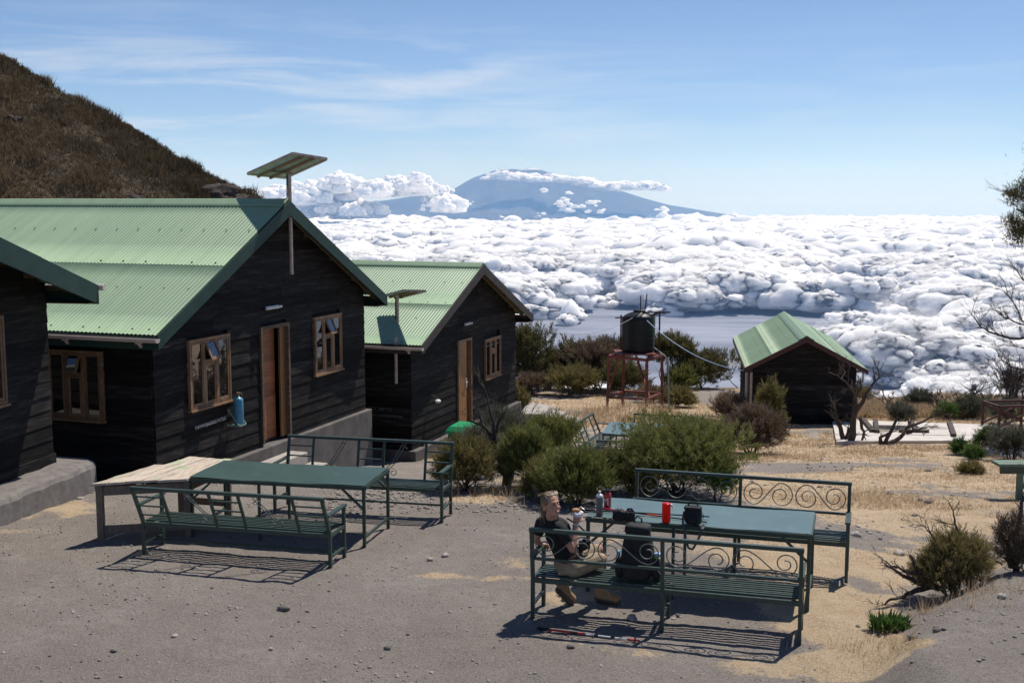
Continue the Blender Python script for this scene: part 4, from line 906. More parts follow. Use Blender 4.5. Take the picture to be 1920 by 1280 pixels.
# old wooden table
A,B,C_,D_=[Vector(p) for p in ((-4.97,13.69,.68),(-3.88,13.93,.68),(-3.60,15.02,.68),(-4.33,15.22,.68))]
t=empty('wooden_table',(A.x,A.y,-.05),label='weathered wooden table with green paint stains left of the metal table',cat='table')
n=6
for i in range(n):
    a=i/n;b=(i+1)/n-.006; m=MB(); m.cur=random.random(); s0=random.uniform(-.05,.03) if i not in (0,) else 0; e0=0 if i else -.55
    pa,pb=A.lerp(B,a),A.lerp(B,b); qa,qb=D_.lerp(C_,a),D_.lerp(C_,b); dz=random.uniform(-.006,.006); wz=[random.uniform(-.012,.012) for _ in range(9)]
    d=(qa-pa).normalized(); pa+=d*s0;pb+=d*s0; 
    if i==0: qa=qa-d*.52; qb=qb-d*.50
    V=[]
    for k in range(9):
        f=k/8; x,y=pa.lerp(qa,f),pb.lerp(qb,f); z_=.68+dz+wz[k]*.4
        V+=[(x.x,x.y,z_),(y.x,y.y,z_+.002),(y.x,y.y,z_-.026),(x.x,x.y,z_-.028)]
    m.add(V,[(k*4+j,k*4+(j+1)%4,k*4+4+(j+1)%4,k*4+4+j) for k in range(8) for j in range(4)]+[(3,2,1,0),(32,33,34,35)])
    m.build('top_board',m_oldwood,t,world=True)
i_=lambda p,q,k:Vector(p).lerp(Vector(q),k)
ctr=(A+B+C_+D_)/4; cs=[p+(ctr-p)*.10 for p in (A,B,C_,D_)]
for p in cs: m=MB(); m.beam((p.x,p.y,-.08),(p.x,p.y,.645),.075,.075,(0,1,0)); m.build('leg',m_oldleg,t,world=True)
m=MB()
for p,q_ in zip(cs,cs[1:]+cs[:1]): m.beam((p.x,p.y,.575),(q_.x,q_.y,.575),.028,.11)
m.build('apron',m_oldleg,t,world=True)
m=MB(); m.beam((cs[0].x,cs[0].y,.10),(cs[1].x,cs[1].y,.10),.03,.10); m.build('stretcher',m_oldleg,t,world=True); m=MB(); m.beam((cs[2].x,cs[2].y,.12),(cs[3].x,cs[3].y,.12),.03,.09); m.build('stretcher',m_oldleg,t,world=True)
# --- far picnic group
b=G(1145,858); gF='distant green furniture behind the shrubs'
f1=at_z(1098,858,-1.82); 
bench((2.15,28.6,-2.05),(1.35,26.4,-1.82) ,'small distant green bench angled beside the pale concrete steps','ladder',group=gF,H=.86,lean=.18,seat=.42)
table([(2.05,25.9,-1.12),(3.2,25.6,-1.12),(3.45,27.0,-1.12),(2.2,27.2,-1.12)],-1.12,'distant green table half hidden behind the round bush',m_top2,-1.84,gF)
bench((3.35,23.55,-1.45),(1.75,23.9,-1.42),'distant green bench in front of the half-hidden table','ladder',group=gF,H=.56,lean=.0,seat=.40,arm=.5)
bench((4.6,28.3,-2.1),(3.0,28.8,-2.1),'distant green bench behind the half-hidden table','ladder',group=gF,H=.86,lean=.1)
# --- picnic table at the right edge
p=at_y(1874,870,19.2); t=empty('picnic_table',(p.x,p.y,Gl(p.x,19.2)),label='pale green wooden picnic table cut by the right picture edge',cat='table'); h=p.z-Gl(p.x,19.2)
m_pg=M('faded_green_wood',(.16,.23,.17),(.11,.16,.12),rough=.7,scale=6,stretch=(1,6,1))
m=MB()
for k in range(2): m.cur=random.random(); m.box(0,1.7,k*.17,k*.17+.16,h-.045,h)
m.build('tabletop',m_pg,t)
m=MB(); m.box(.02,1.6,-.003,.03,h-.16,h-.048); m.build('apron',m_green,t)
for x in (.33,1.4): m=MB(); m.box(x,x+.09,.02,.10,-.1,h-.16); m.build('leg',m_pg,t)
m=MB(); m.box(.42,1.4,.04,.08,.18,.27); m.build('stretcher',m_pg,t)
# --- green bin
p=at_z(868,850,-2.0); p=Vector((-1.12,26.7,-2.12)); t=empty('rubbish_bin',p,R(-20),label='green wheeled bin with bright green lid against the second hut',cat='bin')
mg=M('bright_green_plastic',(.015,.33,.13),(.012,.27,.11),rough=.4); md=M('dark_green_plastic',(.01,.10,.05),(.01,.08,.04),rough=.45)
m=MB(); m.hexa([(-.22,-.25,.06),(.22,-.25,.06),(.22,.25,.06),(-.22,.25,.06)],[(-.25,-.33,.92),(.25,-.33,.92),(.25,.33,.92),(-.25,.33,.92)]); m.build('bin_body',md,t,bevel=.02)
m=MB(); m.hexa([(-.29,-.37,.922),(.29,-.37,.922),(.29,.37,.922),(-.29,.37,.922)],[(-.22,-.27,1.03),(.22,-.27,1.03),(.22,.30,1.05),(-.22,.30,1.05)]); m.box(-.295,.295,-.375,.375,.87,.92); m.build('lid',mg,t,bevel=.012)
for x in (-.24,.24): m=MB(); m.lathe([(.09,-.02),(.1,-.015),(.1,.015),(.09,.02)],(x,.27,.10),14,Matrix.Rotation(R(90),3,'Y')); m.build('wheel',md,t)
# --- water tank on red stand
base=Vector((4.05,40.3,-3.2)); t=empty('water_tower',base,label='black plastic water tank strapped on a rust-red steel stand',cat='water tower')
fl,fr,br,bl=[at_y(u,v,Y)-base for u,v,Y in ((1142,668,39.7),(1213,675,39.5),(1241,666,40.8),(1170,660,41.0))]
foot=[Vector((p.x*1.06-.02,p.y*1.06,-.35)) for p in (fl,fr,br,bl)]; tops=[fl,fr,br,bl]
for p,q_ in zip(tops,foot): m=MB(); m.beam(p,q_,.09,.09,(0,1,0)); m.build('stand_leg',m_rust,t)
m=MB()
for i in range(4): m.beam(tops[i],tops[(i+1)%4],.08,.10)
m.build('top_ring',m_rust,t); m=MB()
mids=[p.lerp(q_,.60) for p,q_ in zip(tops,foot)]
for i in range(4): m.beam(mids[i],mids[(i+1)%4],.07,.07)
m.build('middle_ring',m_rust,t); m=MB()
m.beam(tops[0].lerp(tops[1],.25),mids[0],.06,.06); m.beam(tops[3].lerp(tops[2],.3),mids[1].lerp(mids[2],.2),.06,.06); m.build('cross_brace',m_rust,t)
m=MB(); m.box(min(p.x for p in tops)+.25,max(p.x for p in tops)-.35,min(p.y for p in tops)+.1,max(p.y for p in tops)-.1,fl.z+.05,fl.z+.09); m.build('deck',m_rust,t)
tc_=Vector((at_y(1198,640,40.2).x-base.x,.0,fl.z+.1)); rr_=.54
prof=[(rr_*.97,0),(rr_,.04)]
for k in range(7): zz=.08+k*.155; prof+=[(rr_,zz),(rr_*1.012,zz+.03),(rr_*1.012,zz+.06),(rr_,zz+.09)]
prof+=[(rr_,1.17),(rr_*.93,1.23),(rr_*.6,1.32),(rr_*.36,1.35),(rr_*.36,1.41),(rr_*.3,1.43)]
mt_=M('black_tank_plastic',(.012,.015,.015),(.009,.011,.011),rough=.45,spec=.3,scale=3)
m=MB(); m.lathe(prof,tc_,32); tk=m.build('tank',mt_,t,smooth=True)
m=MB(); q=[tc_+Vector(v) for v in ((-rr_-.06,-rr_,-.1),(rr_+.14,-rr_*.4,-.1),(rr_+.06,rr_,-.1),(-rr_-.02,rr_,-.1))]
for p,hh in zip(q,(1.32,1.50,1.35,1.3)): m.beam(p,p+Vector((0,0,hh)),.05,.05,(0,1,0))
zt=Vector((0,0,1.30)); m.beam(q[0]+zt+Vector((-.25,0,0)),q[1]+zt+Vector((-.35,.1,.05)),.04,.04); m.beam(q[0]+zt*1.02,q[2]+zt,.04,.04); m.beam(q[1]+zt*1.12+Vector((-.6,0,0)),q[1]+zt*1.12+Vector((.36,0,0)),.045,.045); m.beam(q[1]+zt*1.12,tc_+Vector((-.15,-.3,1.08)),.05,.05)
m.beam(tc_+Vector((.02,-.2,1.2)),tc_+Vector((.03,-.2,1.92)),.035,.035,(0,1,0)); m.beam(tc_+Vector((.16,-.2,1.2)),tc_+Vector((.24,-.2,1.98)),.035,.035,(0,1,0))
m.build('tie_down_frame',m_darkrust,t)
m=MB(); x=tops[1]+Vector((.75,.3,0)); m.tube([tc_+Vector((rr_,-.1,.12)),x+Vector((-.1,0,.1)),x+Vector((0,0,-.1)),x+Vector((.05,0,-1.9))],.03,6); m.build('outlet_pipe',flat('grey_pipe',(.3,.33,.32)),t)
# hoses slung to the tank
wt=base+tc_+Vector((-.2,-.35,1.22)); mb_=flat('blue_hose_plastic',(.25,.40,.65)); 
def sag(p,q_,s,n=24): return [Vector(p).lerp(Vector(q_),i/n)-Vector((0,0,s*4*(i/n)*(1-i/n))) for i in range(n+1)]
m=MB(); a_=hk.w(7.25,.2,2.3); m.tube(sag(a_,wt,.55),.008,5); tag(m.build('hose',flat('pale_hose',(.36,.36,.42)),world=True),'thin hose sagging from the second hut eave to the water tank','hose',group='hoses slung to the water tank')
m=MB(); a_=ht.w(-.3,-.1,1.9); m.tube(sag(wt+Vector((.3,0,0)),a_,.35),.013,5); tag(m.build('hose',mb_,world=True),'pale blue hose sagging from the tank to the small hut roof','hose',group='hoses slung to the water tank')
# --- bucket by the small hut
p=at_y(1410,775,37.4); t=empty('bucket',(7.40,37.0,Gl(7.4,37.)),label='white and blue bucket beside the left wall of the small hut',cat='bucket')
m=MB(); m.lathe([(.13,0),(.15,.02),(.19,.36),(.2,.38),(.18,.38),(.14,.04)],(-.12,-.2,.28),20); m.build('pail',flat('bucket_blue_white',(.45,.55,.75)),t,smooth=True)
m=MB(); m.box(-.35,.1,-.4,.02,0,.28); m.build('block',m_darkrust,t)
# --- concrete steps below the second hut
for i,(a,b_,c_,d_) in enumerate((((974,775),(1017,776),(1036,761),(992,753)),((1001,786),(1041,789),(1061,771),(1027,766)),((1028,797),(1065,800),(1090,781),(1056,775)))):
    z_=-2.42-.17*i; V=[at_z(*q_,z_) for q_ in (a,b_,c_,d_)]; m=MB(); m.hexa([v-Vector((0,0,.35)) for v in V],V); o=m.build('concrete_step',m_conc_pale,world=True,bevel=.012)
    tag(o,['uppermost of the three pale concrete steps below the second hut','middle one of the three pale concrete steps','lowest of the three pale concrete steps, nearest the green bench'][i],'step',group='pale concrete steps')
# --- ruined pale slab
z_=Gl(12,34.5)+.13
sl=[G(u,v)+Vector((0,0,.10)) for u,v in ((1568,834),(1815,832),(1862,802),(1560,791))]
t=empty('concrete_foundation',(sl[0]+sl[2])/2-Vector((0,0,.2)),label='bleached flat concrete foundation with a dark opening and fallen beams beyond the field',cat='foundation')
def on(a,b,dz=0): return sl[0].lerp(sl[1],a).lerp(sl[3].lerp(sl[2],a),b)+Vector((0,0,dz))
for a0,a1,b0,b1 in ((0,1,0,.28),(0,.30,.28,1),(.30,.52,.75,1),(.52,1,.28,1),(.30,.52,.28,.42)):
    m=MB(); m.hexa([on(a0,b0,-.4),on(a1,b0,-.4),on(a1,b1,-.4),on(a0,b1,-.4)],[on(a0,b0,random.uniform(-.01,.01)),on(a1,b0,random.uniform(-.01,.01)),on(a1,b1,random.uniform(-.01,.01)),on(a0,b1,random.uniform(-.01,.01))]); m.build('slab',m_slab,t,world=True)
m=MB()
for (a0,b0,a1,b1) in ((.20,.98,.27,.38),(.28,.95,.30,.36),(.50,.98,.58,.38),(.74,.98,.86,.18),(.45,.40,.66,.38)): m.beam(on(a0,b0,.04),on(a1,b1,.04),.13,.09)
m.build('fallen_beam',m_deadwood,t,world=True)
m=MB(); m.lathe([(.35,0),(.33,.03),(.12,.04),(.11,.02)],on(.68,.62,.002),18); m.build('drain_ring',m_conc_pale,t,world=True)
# --- dark red timber frame at right edge
p=at_z(1872,812,-2.75); zt=at_y(1872,762,p.y).z; t=empty('timber_frame',p,R(8),label='dark red open timber frame with crossed braces at the right edge',cat='frame')
h=zt-p.z; Lx,Ly=1.25,.9
m=MB()
for x in (0,Lx):
    for y in (0,Ly): m.beam((x,y,-.3),(x,y,h),.06,.06,(0,1,0))
m.build('post',m_brown,t) if False else None
for x in (0,Lx):
    for y in (0,Ly): q=MB(); q.beam((x,y,-.3),(x,y,h-.03),.06,.06,(0,1,0)); q.build('post',m_brown,t)
m=MB(); m.beam((0,0,h),(Lx,0,h),.06,.06); m.beam((0,Ly,h),(Lx,Ly,h),.06,.06); m.beam((0,.03,h),(0,Ly-.03,h),.06,.06); m.beam((Lx,.03,h),(Lx,Ly-.03,h),.06,.06); m.build('top_rail',m_brown,t)
for y in (.035,Ly-.035):
    for s_ in (0,1): q=MB(); q.beam((.02,y+.03*s_,.15 if s_ else h-.1),(Lx-.02,y+.03*s_,h-.1 if s_ else .15),.04,.05); q.build('brace',m_brown,t)
# --- slab and stacked pallet near right edge
V=[at_z(u,v,-1.95) for u,v in ((1840,861),(1863,858),(1872,834),(1850,836))]; m=MB(); m.hexa([v-Vector((0,0,.35)) for v in V],V); tag(m.build('concrete_block',m_conc_pale,world=True,bevel=.02),'pale flat concrete block between the green plants at right','concrete block')
A=at_z(1872,858,-1.9);B=at_z(1925,862,-1.9);C_=at_y(1935,812,A.y+1.3);D_=at_y(1888,808,A.y+1.3)
t=empty('wooden_pallet',(A+B)/2-Vector((0,0,.05)),label='bleached slatted wooden pallet propped up by the right picture edge',cat='pallet')
for k in range(8):
    a0,a1=k/8,(k+.75)/8; m=MB(); m.cur=random.random(); n_=Vector((0,-.03,.02)); V=[A.lerp(B,a0),A.lerp(B,a1),D_.lerp(C_,a1),D_.lerp(C_,a0)]; m.hexa(V,[v+n_ for v in V]); m.build('slat',m_slab,t,world=True)
m=MB(); m.beam(A.lerp(D_,.15)+Vector((0,.05,-.04)),B.lerp(C_,.15)+Vector((0,.05,-.04)),.06,.07); m.beam(A.lerp(D_,.85)+Vector((0,.05,-.04)),B.lerp(C_,.85)+Vector((0,.05,-.04)),.06,.07); m.build('bearer',m_oldleg,t,world=True)
# --- things on the table (top at z .78, sagging 1 cm)
ZT=.776
def tt(u,v): return at_z(u,v,ZT)
m_red=M('translucent_red_plastic',(.85,.02,.008),(.78,.015,.006),rough=.25,spec=.5,trans=.45,scale=3); m_dred=M('deep_red_enamel',(.42,.008,.012),(.36,.006,.01),rough=.22,spec=.6,coat=.4)
m_blk=flat('black_plastic',(.012,.012,.013),rough=.35); m_grey=M('smoky_grey_plastic',(.16,.16,.155),(.12,.12,.118),rough=.35); m_wht=flat('white_plastic',(.75,.75,.73),rough=.35); m_fab=M('black_nylon',(.012,.012,.014),(.020,.020,.022),rough=.75,scale=40,bump=.002,bscale=60); m_strap=flat('grey_webbing',(.10,.09,.10),rough=.8)
p=tt(1124,967); t=empty('water_bottle',p,label='tall grey sports bottle with white cap nearest the woman',cat='bottle')
m=MB(); m.lathe([(.03,0),(.035,.006),(.035,.10),(.031,.125),(.036,.145),(.036,.19),(.033,.20)],n=24); m.build('bottle_body',m_grey,t,smooth=True)
m=MB(); m.lathe([(.036,.20),(.037,.205),(.034,.222),(.02,.232),(.011,.235),(.011,.25),(.014,.255),(.011,.266)],n=20); m.build('cap',m_wht,t,smooth=True)
m=MB(); m.lathe([(.012,0),(.016,.006),(.016,.03),(.012,.036)],(.045,.0,.15),12,Matrix.Rotation(R(70),3,'Y')); m.build('spout',m_grey,t)
m=MB(); m.box(-.006,.006,-.0362,-.034,.03,.10); m.build('mark',m_dred,t)
p=tt(1139,951); t=empty('water_bottle',p,label='deep red metal bottle with black cap behind the grey bottle',cat='bottle')
m=MB(); m.lathe([(.034,0),(.039,.006),(.039,.135),(.034,.155),(.024,.168)],n=24); m.build('bottle_body',m_dred,t,smooth=True)
m=MB(); m.lathe([(.024,.168),(.027,.170),(.027,.192),(.022,.197)],n=20); m.tube([(-.02,0,.195),(-.032,0,.212),(-.015,0,.22),(.012,0,.2)],.006,6); m.build('cap',m_blk,t)
m=MB(); m.box(-.005,.005,-.0402,-.038,.035,.115); m.build('white_mark',m_wht,t)
p=tt(1249,978); t=empty('water_bottle',p,label='bright red translucent wide bottle standing alone mid table',cat='bottle')
m=MB(); m.lathe([(.038,0),(.044,.006),(.044,.145),(.041,.155),(.044,.158),(.044,.19),(.04,.196)],n=28); m.build('bottle_body',m_red,t,smooth=True)
m=MB(); m.tube([(.03,0,.185),(.055,-.01,.18),(.07,-.02,.155),(.06,-.03,.145)],.009,6); m.ell((.045,-.01,.175),.02,.012,.015); m.build('loop',m_wht,t)
# camera bag with strap
p=tt(1299,982); t=empty('camera_bag',p,R(-15),label='small black camera bag with strap hanging over the table edge',cat='bag')
def soft(mb,c,sx,sy,sz,e=.5,n=28,mm=14,lump=.0,seed=0,taper=0):
    vs=[]
    for i in range(mm+1):
        ph=math.pi*(i/mm-.5)*.985
        for j in range(n):
            th=2*math.pi*j/n; f=lambda w:math.copysign(abs(w)**e,w); x=f(math.cos(ph))*f(math.cos(th)); y=f(math.cos(ph))*f(math.sin(th)); z=f(math.sin(ph))
            k=1+lump*math.sin(3.1*th+seed+2*ph)+lump*.6*math.sin(7*th+seed*2-4*ph)+lump*.4*math.sin(9*ph+seed)
            tp=1-taper*(z*.5+.5); vs.append((c[0]+sx*x*k*tp,c[1]+sy*y*k*tp,c[2]+sz*z*(1+lump*.5*math.sin(5*th+seed))))
    mb.add(vs,[(i*n+j,i*n+(j+1)%n,(i+1)*n+(j+1)%n,(i+1)*n+j) for i in range(mm) for j in range(n)]+[tuple(range(n))[::-1],tuple(range(mm*n,(mm+1)*n))])
m=MB(); soft(m,(0,0,.085),.085,.06,.085,.55,lump=.03,seed=1,taper=-.08); m.build('bag_body',m_fab,t,smooth=True)
m=MB(); soft(m,(0,-.005,.168),.088,.064,.022,.5,lump=.02,seed=2); m.build('lid',m_fab,t,smooth=True)
m=MB(); soft(m,(.015,-.062,.065),.055,.018,.045,.5,lump=.03,seed=4); m.build('pocket',m_fab,t,smooth=True)
m=MB(); m.tube([(-.05,0,.185),(-.035,0,.225),(.035,0,.225),(.05,0,.185)],.008,6); m.build('handle',m_fab,t)
def ribbon(pts,w,mat,name,par,th=.003,side=None):
    m=MB(); pts=[Vector(p) for p in pts]
    for i in range(len(pts)-1):
        m.beam(pts[i],pts[i+1]+(pts[i+1]-pts[i]).normalized()*.002,w,th,side or (0,-1,.3))
    return m.build(name,mat,par)
ribbon([(-.085,-.02,.13),(-.095,-.05,.06),(-.085,-.09,.006),(-.07,-.145,.004),(-.06,-.165,-.06),(-.04,-.17,-.14),(-.02,-.17,-.20),(.02,-.17,-.21),(.06,-.17,-.14),(.09,-.17,-.06),(.105,-.16,.002),(.12,-.09,.006),(.10,-.05,.012)],.022,m_strap,'strap',t)
# open black pouch with foil, left of it
p=tt(1170,975); t=empty('black_pouch',p+Vector((-.005,0,0)),R(-10),label='crumpled open black food pouch between the grey bottle and red bottle',cat='bag')
m=MB(); soft(m,(-.045,0,.055),.07,.055,.058,.6,lump=.07,seed=3,taper=.15); m.build('pouch_body',m_fab,t,smooth=True)
m=MB(); soft(m,(.06,-.005,.05),.055,.05,.055,.6,lump=.08,seed=7,taper=.1); m.build('pouch_flap',m_fab,t,smooth=True)
m=MB(); m.tube([(.03,0,.085),(.045,0,.12),(.08,-.01,.125),(.105,-.01,.09),(.10,-.02,.05)],.012,7); m.build('rolled_rim',m_fab,t)
m=MB()
for i in range(9): a=random.uniform(0,6.28); c=Vector((-.045+random.uniform(-.03,.03),random.uniform(-.02,.02),.11)); m.add([c+Vector((random.uniform(-.02,.02),random.uniform(-.02,.02),random.uniform(-.01,.04))) for _ in range(3)],[(0,1,2)])
m.build('foil',flat('crumpled_foil',(.7,.7,.72),rough=.25,metal=.8),t)
# trekking poles on the table and on the ground
m_car=flat('pole_black',(.02,.02,.022),rough=.4); m_or=flat('pole_orange_red',(.75,.10,.03),rough=.35); m_pred=flat('pole_red',(.55,.02,.03),rough=.35)
def pole(P,Q,lab,cols,grp,dz=.012,rot=(0,0,1)):
    P=Vector(P);Q=Vector(Q); t=empty('trekking_pole',P,label=lab,cat='trekking pole',group=grp); d=(Q-P); L=d.length; d.normalize(); up=Vector((0,0,1)); sd=d.cross(up).normalized()
    loc=lambda f,o=Vector((0,0,0)): Vector((0,0,dz))+d*L*f+o
    for i,(f0,f1,r,mt) in enumerate(cols): m=MB(); m.tube([loc(f0),loc(f1)],r,8); m.build('shaft',mt,t)
    m=MB(); m.tube([loc(-.005),loc(.02),loc(.06),loc(.10),loc(.115)],[.014,.018,.014,.016,.011],10); m.build('grip',m_blk,t)
    m=MB(); m.tube([loc(.01),loc(.03,sd*.05),loc(.09,sd*.07),loc(.13,sd*.03),loc(.06,sd*.01)],.006,5,sq=.4); m.build('wrist_strap',m_strap,t)
    m=MB(); m.lathe([(.03,0),(.03,.004),(.006,.01)],loc(.95),12,d.to_track_quat('Z','Y').to_matrix()); m.build('basket',m_blk,t)
gp='trekking poles'
pole(tt(1094,950),tt(1327,984)+Vector((0,.06,0)),'trekking pole on the table with orange-red middle section behind the pouch',[(.1,.42,.009,m_pred),(.42,.62,.009,m_or),(.62,1,.007,m_car)],gp)
pole(tt(1092,958)+Vector((0,-.03,0)),tt(1330,972),'mostly black trekking pole on the table next to the orange one',[(.1,.5,.009,m_car),(.5,1,.007,m_car)],gp,dz=.022)
a_=G(1008,1181);b_=G(1200,1206); pole(a_,b_,'red and white trekking pole lying in the dirt before the bench',[(.1,.33,.010,m_pred),(.33,.40,.011,m_car),(.40,.48,.009,m_pred),(.48,.56,.009,m_wht),(.56,.60,.0095,m_car),(.60,.72,.008,m_wht),(.72,.76,.0085,m_car),(.76,.88,.008,m_wht),(.88,1,.008,m_pred)],gp,dz=.02)
# backpack on the bench seat
X=Vector((.962,-.273,0)); Yv=Vector((.273,.962,0)); c=Vector((.20,11.02,0))+X*.98+Yv*.20; t=empty('backpack',(c.x,c.y,.432),R(-16),label='large black backpack standing on the bench beside the woman',cat='backpack')
m=MB(); soft(m,(0,.0,.25),.18,.13,.255,.62,lump=.025,seed=2,taper=.30); m.build('pack_body',m_fab,t,smooth=True)
m=MB(); soft(m,(.0,-.09,.15),.13,.055,.14,.6,lump=.03,seed=5,taper=.2); m.build('front_pocket',m_fab,t,smooth=True)
m=MB(); soft(m,(.18,.0,.10),.05,.075,.10,.7,lump=.04,seed=8); m.build('side_pocket',m_fab,t,smooth=True)
m=MB(); soft(m,(-.17,.0,.10),.045,.075,.10,.7,lump=.04,seed=9); m.build('side_pocket',m_fab,t,smooth=True)
m=MB(); soft(m,(.0,.0,.48),.125,.09,.055,.6,lump=.03,seed=11); m.build('top_lid',m_fab,t,smooth=True)
m=MB(); m.tube([(-.04,.02,.49),(-.045,.03,.56),(-.02,.04,.59),(.02,.04,.57),(.03,.03,.50)],.009,6); m.tube([(-.055,-.06,.46),(-.05,-.1,.38),(-.045,-.125,.25)],.006,5); m.tube([(.055,-.06,.46),(.05,-.1,.38),(.045,-.125,.25)],.006,5); m.build('haul_loop',m_fab,t)
m=MB(); m.box(.10,.20,-.03,.05,.215,.232); m.build('green_tag',flat('lime_green_cloth',(.12,.5,.03)),t); m=MB(); soft(m,(.19,-.01,.25),.035,.03,.018,.7,lump=.1,seed=3); m.build('blue_cloth',flat('pale_blue_cloth',(.30,.42,.75)),t,smooth=True)
m=MB(); soft(m,(-.185,-.02,.235),.018,.025,.03,.7); m.build('blue_bottle_cap',flat('sky_blue_plastic',(.12,.42,.65)),t,smooth=True)
m=MB(); m.tube([(.20,-.08,.12),(.26,-.12,.06),(.33,-.13,.02),(.38,-.15,.012)],.006,5); m.build('loose_strap',m_strap,t)
# ================================================================= PLANTS
LM={'green':blade_mat('heath_leaves_green',(.075,.095,.024),(.155,.175,.048),(.28,.27,.095)),
 'olive':blade_mat('heath_leaves_olive',(.085,.082,.028),(.165,.15,.052),(.28,.225,.10)),
 'brown':blade_mat('dry_heath_brown',(.085,.06,.042),(.165,.118,.08),(.27,.20,.14)),
 'grey':blade_mat('grey_green_leaves',(.05,.058,.04),(.10,.108,.075),(.17,.165,.125)),
 'lush':blade_mat('fresh_green_leaves',(.05,.10,.022),(.09,.17,.04),(.15,.23,.07)),
 'straw':blade_mat('dry_straw',(.32,.225,.135),(.50,.37,.235),(.66,.53,.37),.45),
 'dark':blade_mat('dark_bushy_green',(.05,.055,.022),(.11,.108,.04),(.22,.185,.08))}
def tube_np(mb,p,q,r0,r1,n=5,bow=0.1,k=4):
    p=Vector(p);q=Vector(q);L=(q-p).length; off=Vector((random.gauss(0,1),random.gauss(0,1),random.gauss(0,.5)))*L*bow
    pts=[p.lerp(q,i/k)+off*math.sin(math.pi*i/k)*.6+Vector((random.gauss(0,1),random.gauss(0,1),random.gauss(0,1)))*L*.012*(0<i<k) for i in range(k+1)]
    mb.tube(pts,[r0+(r1-r0)*i/k for i in range(k+1)],n); return pts
def shrub(base,w,h,label,kind='green',n=9000,bl=.11,bw=.010,lobes=9,d=None,cat='shrub',group=None,name='heath_shrub',stems=7,dead=0.,up=.55,fill=.0,low=.05,seed=None,sub=None):
    rs=np.random.RandomState(seed if seed is not None else int(abs(base[0]*131+base[1]*17))+3); base=Vector(base); t=empty(name,base,label=label,cat=cat,group=group)
    d=d or w*.8; bl*=.82; n=int(n*1.25); LC=[]
    for i in range(lobes):
        a=2*math.pi*i/lobes+rs.rand()*.9; rr=rs.uniform(.15,.66)*(i>0); cz=(rs.uniform(.18,.70) if low<.3 else rs.uniform(.55,.78)) if i else .62
        LC.append((rr*math.cos(a)*w/2,rr*math.sin(a)*d/2,cz*h,rs.uniform(.26,.44)*min(w,h*1.3),rs.rand()))
    vk=max(1.,min(2.2,.75*h/max(w,.01)))
    P=[];D=[];T=[];Ln=[]
    ntuft=max(20,n//26)
    for k in range(ntuft):
        c=LC[rs.randint(len(LC))]; v=rs.randn(3); v/=np.linalg.norm(v)
        if v[2]<-.35: v[2]*=-1
        R_=c[3]*rs.uniform(.62,1.0)*(1 if fill==0 or rs.rand()>fill else rs.rand()); q=np.array([c[0]+v[0]*R_*1.05,c[1]+v[1]*R_,c[2]+v[2]*R_*.86*vk])
        if q[2]<low*h: q[2]=low*h+rs.rand()*.1*h
        q[2]=min(q[2],h*1.02)
        td=v*.55+np.array([0,0,up])+rs.randn(3)*.22; m=rs.randint(18,34); tint=np.clip(c[4]*.45+.28+rs.randn()*.13,0,1); tl=bl*rs.uniform(.75,1.5)
        if dead and rs.rand()<dead: tint=1.
        s_=rs.rand(m)[:,None]*td*tl*1.6
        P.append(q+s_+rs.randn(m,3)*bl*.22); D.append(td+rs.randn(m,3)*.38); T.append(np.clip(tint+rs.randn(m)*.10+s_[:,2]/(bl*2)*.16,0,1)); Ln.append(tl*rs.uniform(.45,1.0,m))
    P=np.concatenate(P);D=np.concatenate(D);T=np.concatenate(T);Ln=np.concatenate(Ln)
    kz=h*.93/np.percentile(P[:,2],96); kx=(w*.47)/np.percentile(np.abs(P[:,0]),95); ky=(d*.47)/np.percentile(np.abs(P[:,1]),95)
    P=P*[kx,ky,kz]; LC=[(a*kx,b_*ky,c_*kz,r_*min(kx,kz),q_) for a,b_,c_,r_,q_ in LC]
    T=np.clip(T+.22*(np.clip(P[:,2]/h,0,1)-.55)*(RS.rand(len(T))<.7),0,1)  # yellower tops, and shade of the lower interior put into the leaf tint
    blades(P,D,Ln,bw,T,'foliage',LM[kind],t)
    mb=MB()
    for i in range(min(stems,len(LC))):
        c=LC[i]; pts=tube_np(mb,(rs.uniform(-.08,.08)*w,rs.uniform(-.08,.08)*d,-.1),(c[0],c[1],c[2]),.02*max(1,h)*.8,.008,5,.14)
        for j in range(5):
            q=pts[2+j%3]; v=rs.randn(3); v[2]=abs(v[2])+.3; v/=np.linalg.norm(v); tube_np(mb,q,Vector(q)+Vector(v)*c[3]*.95,.007,.003,4,.1,3)
    mb.build('stem',m_bark,t); return t
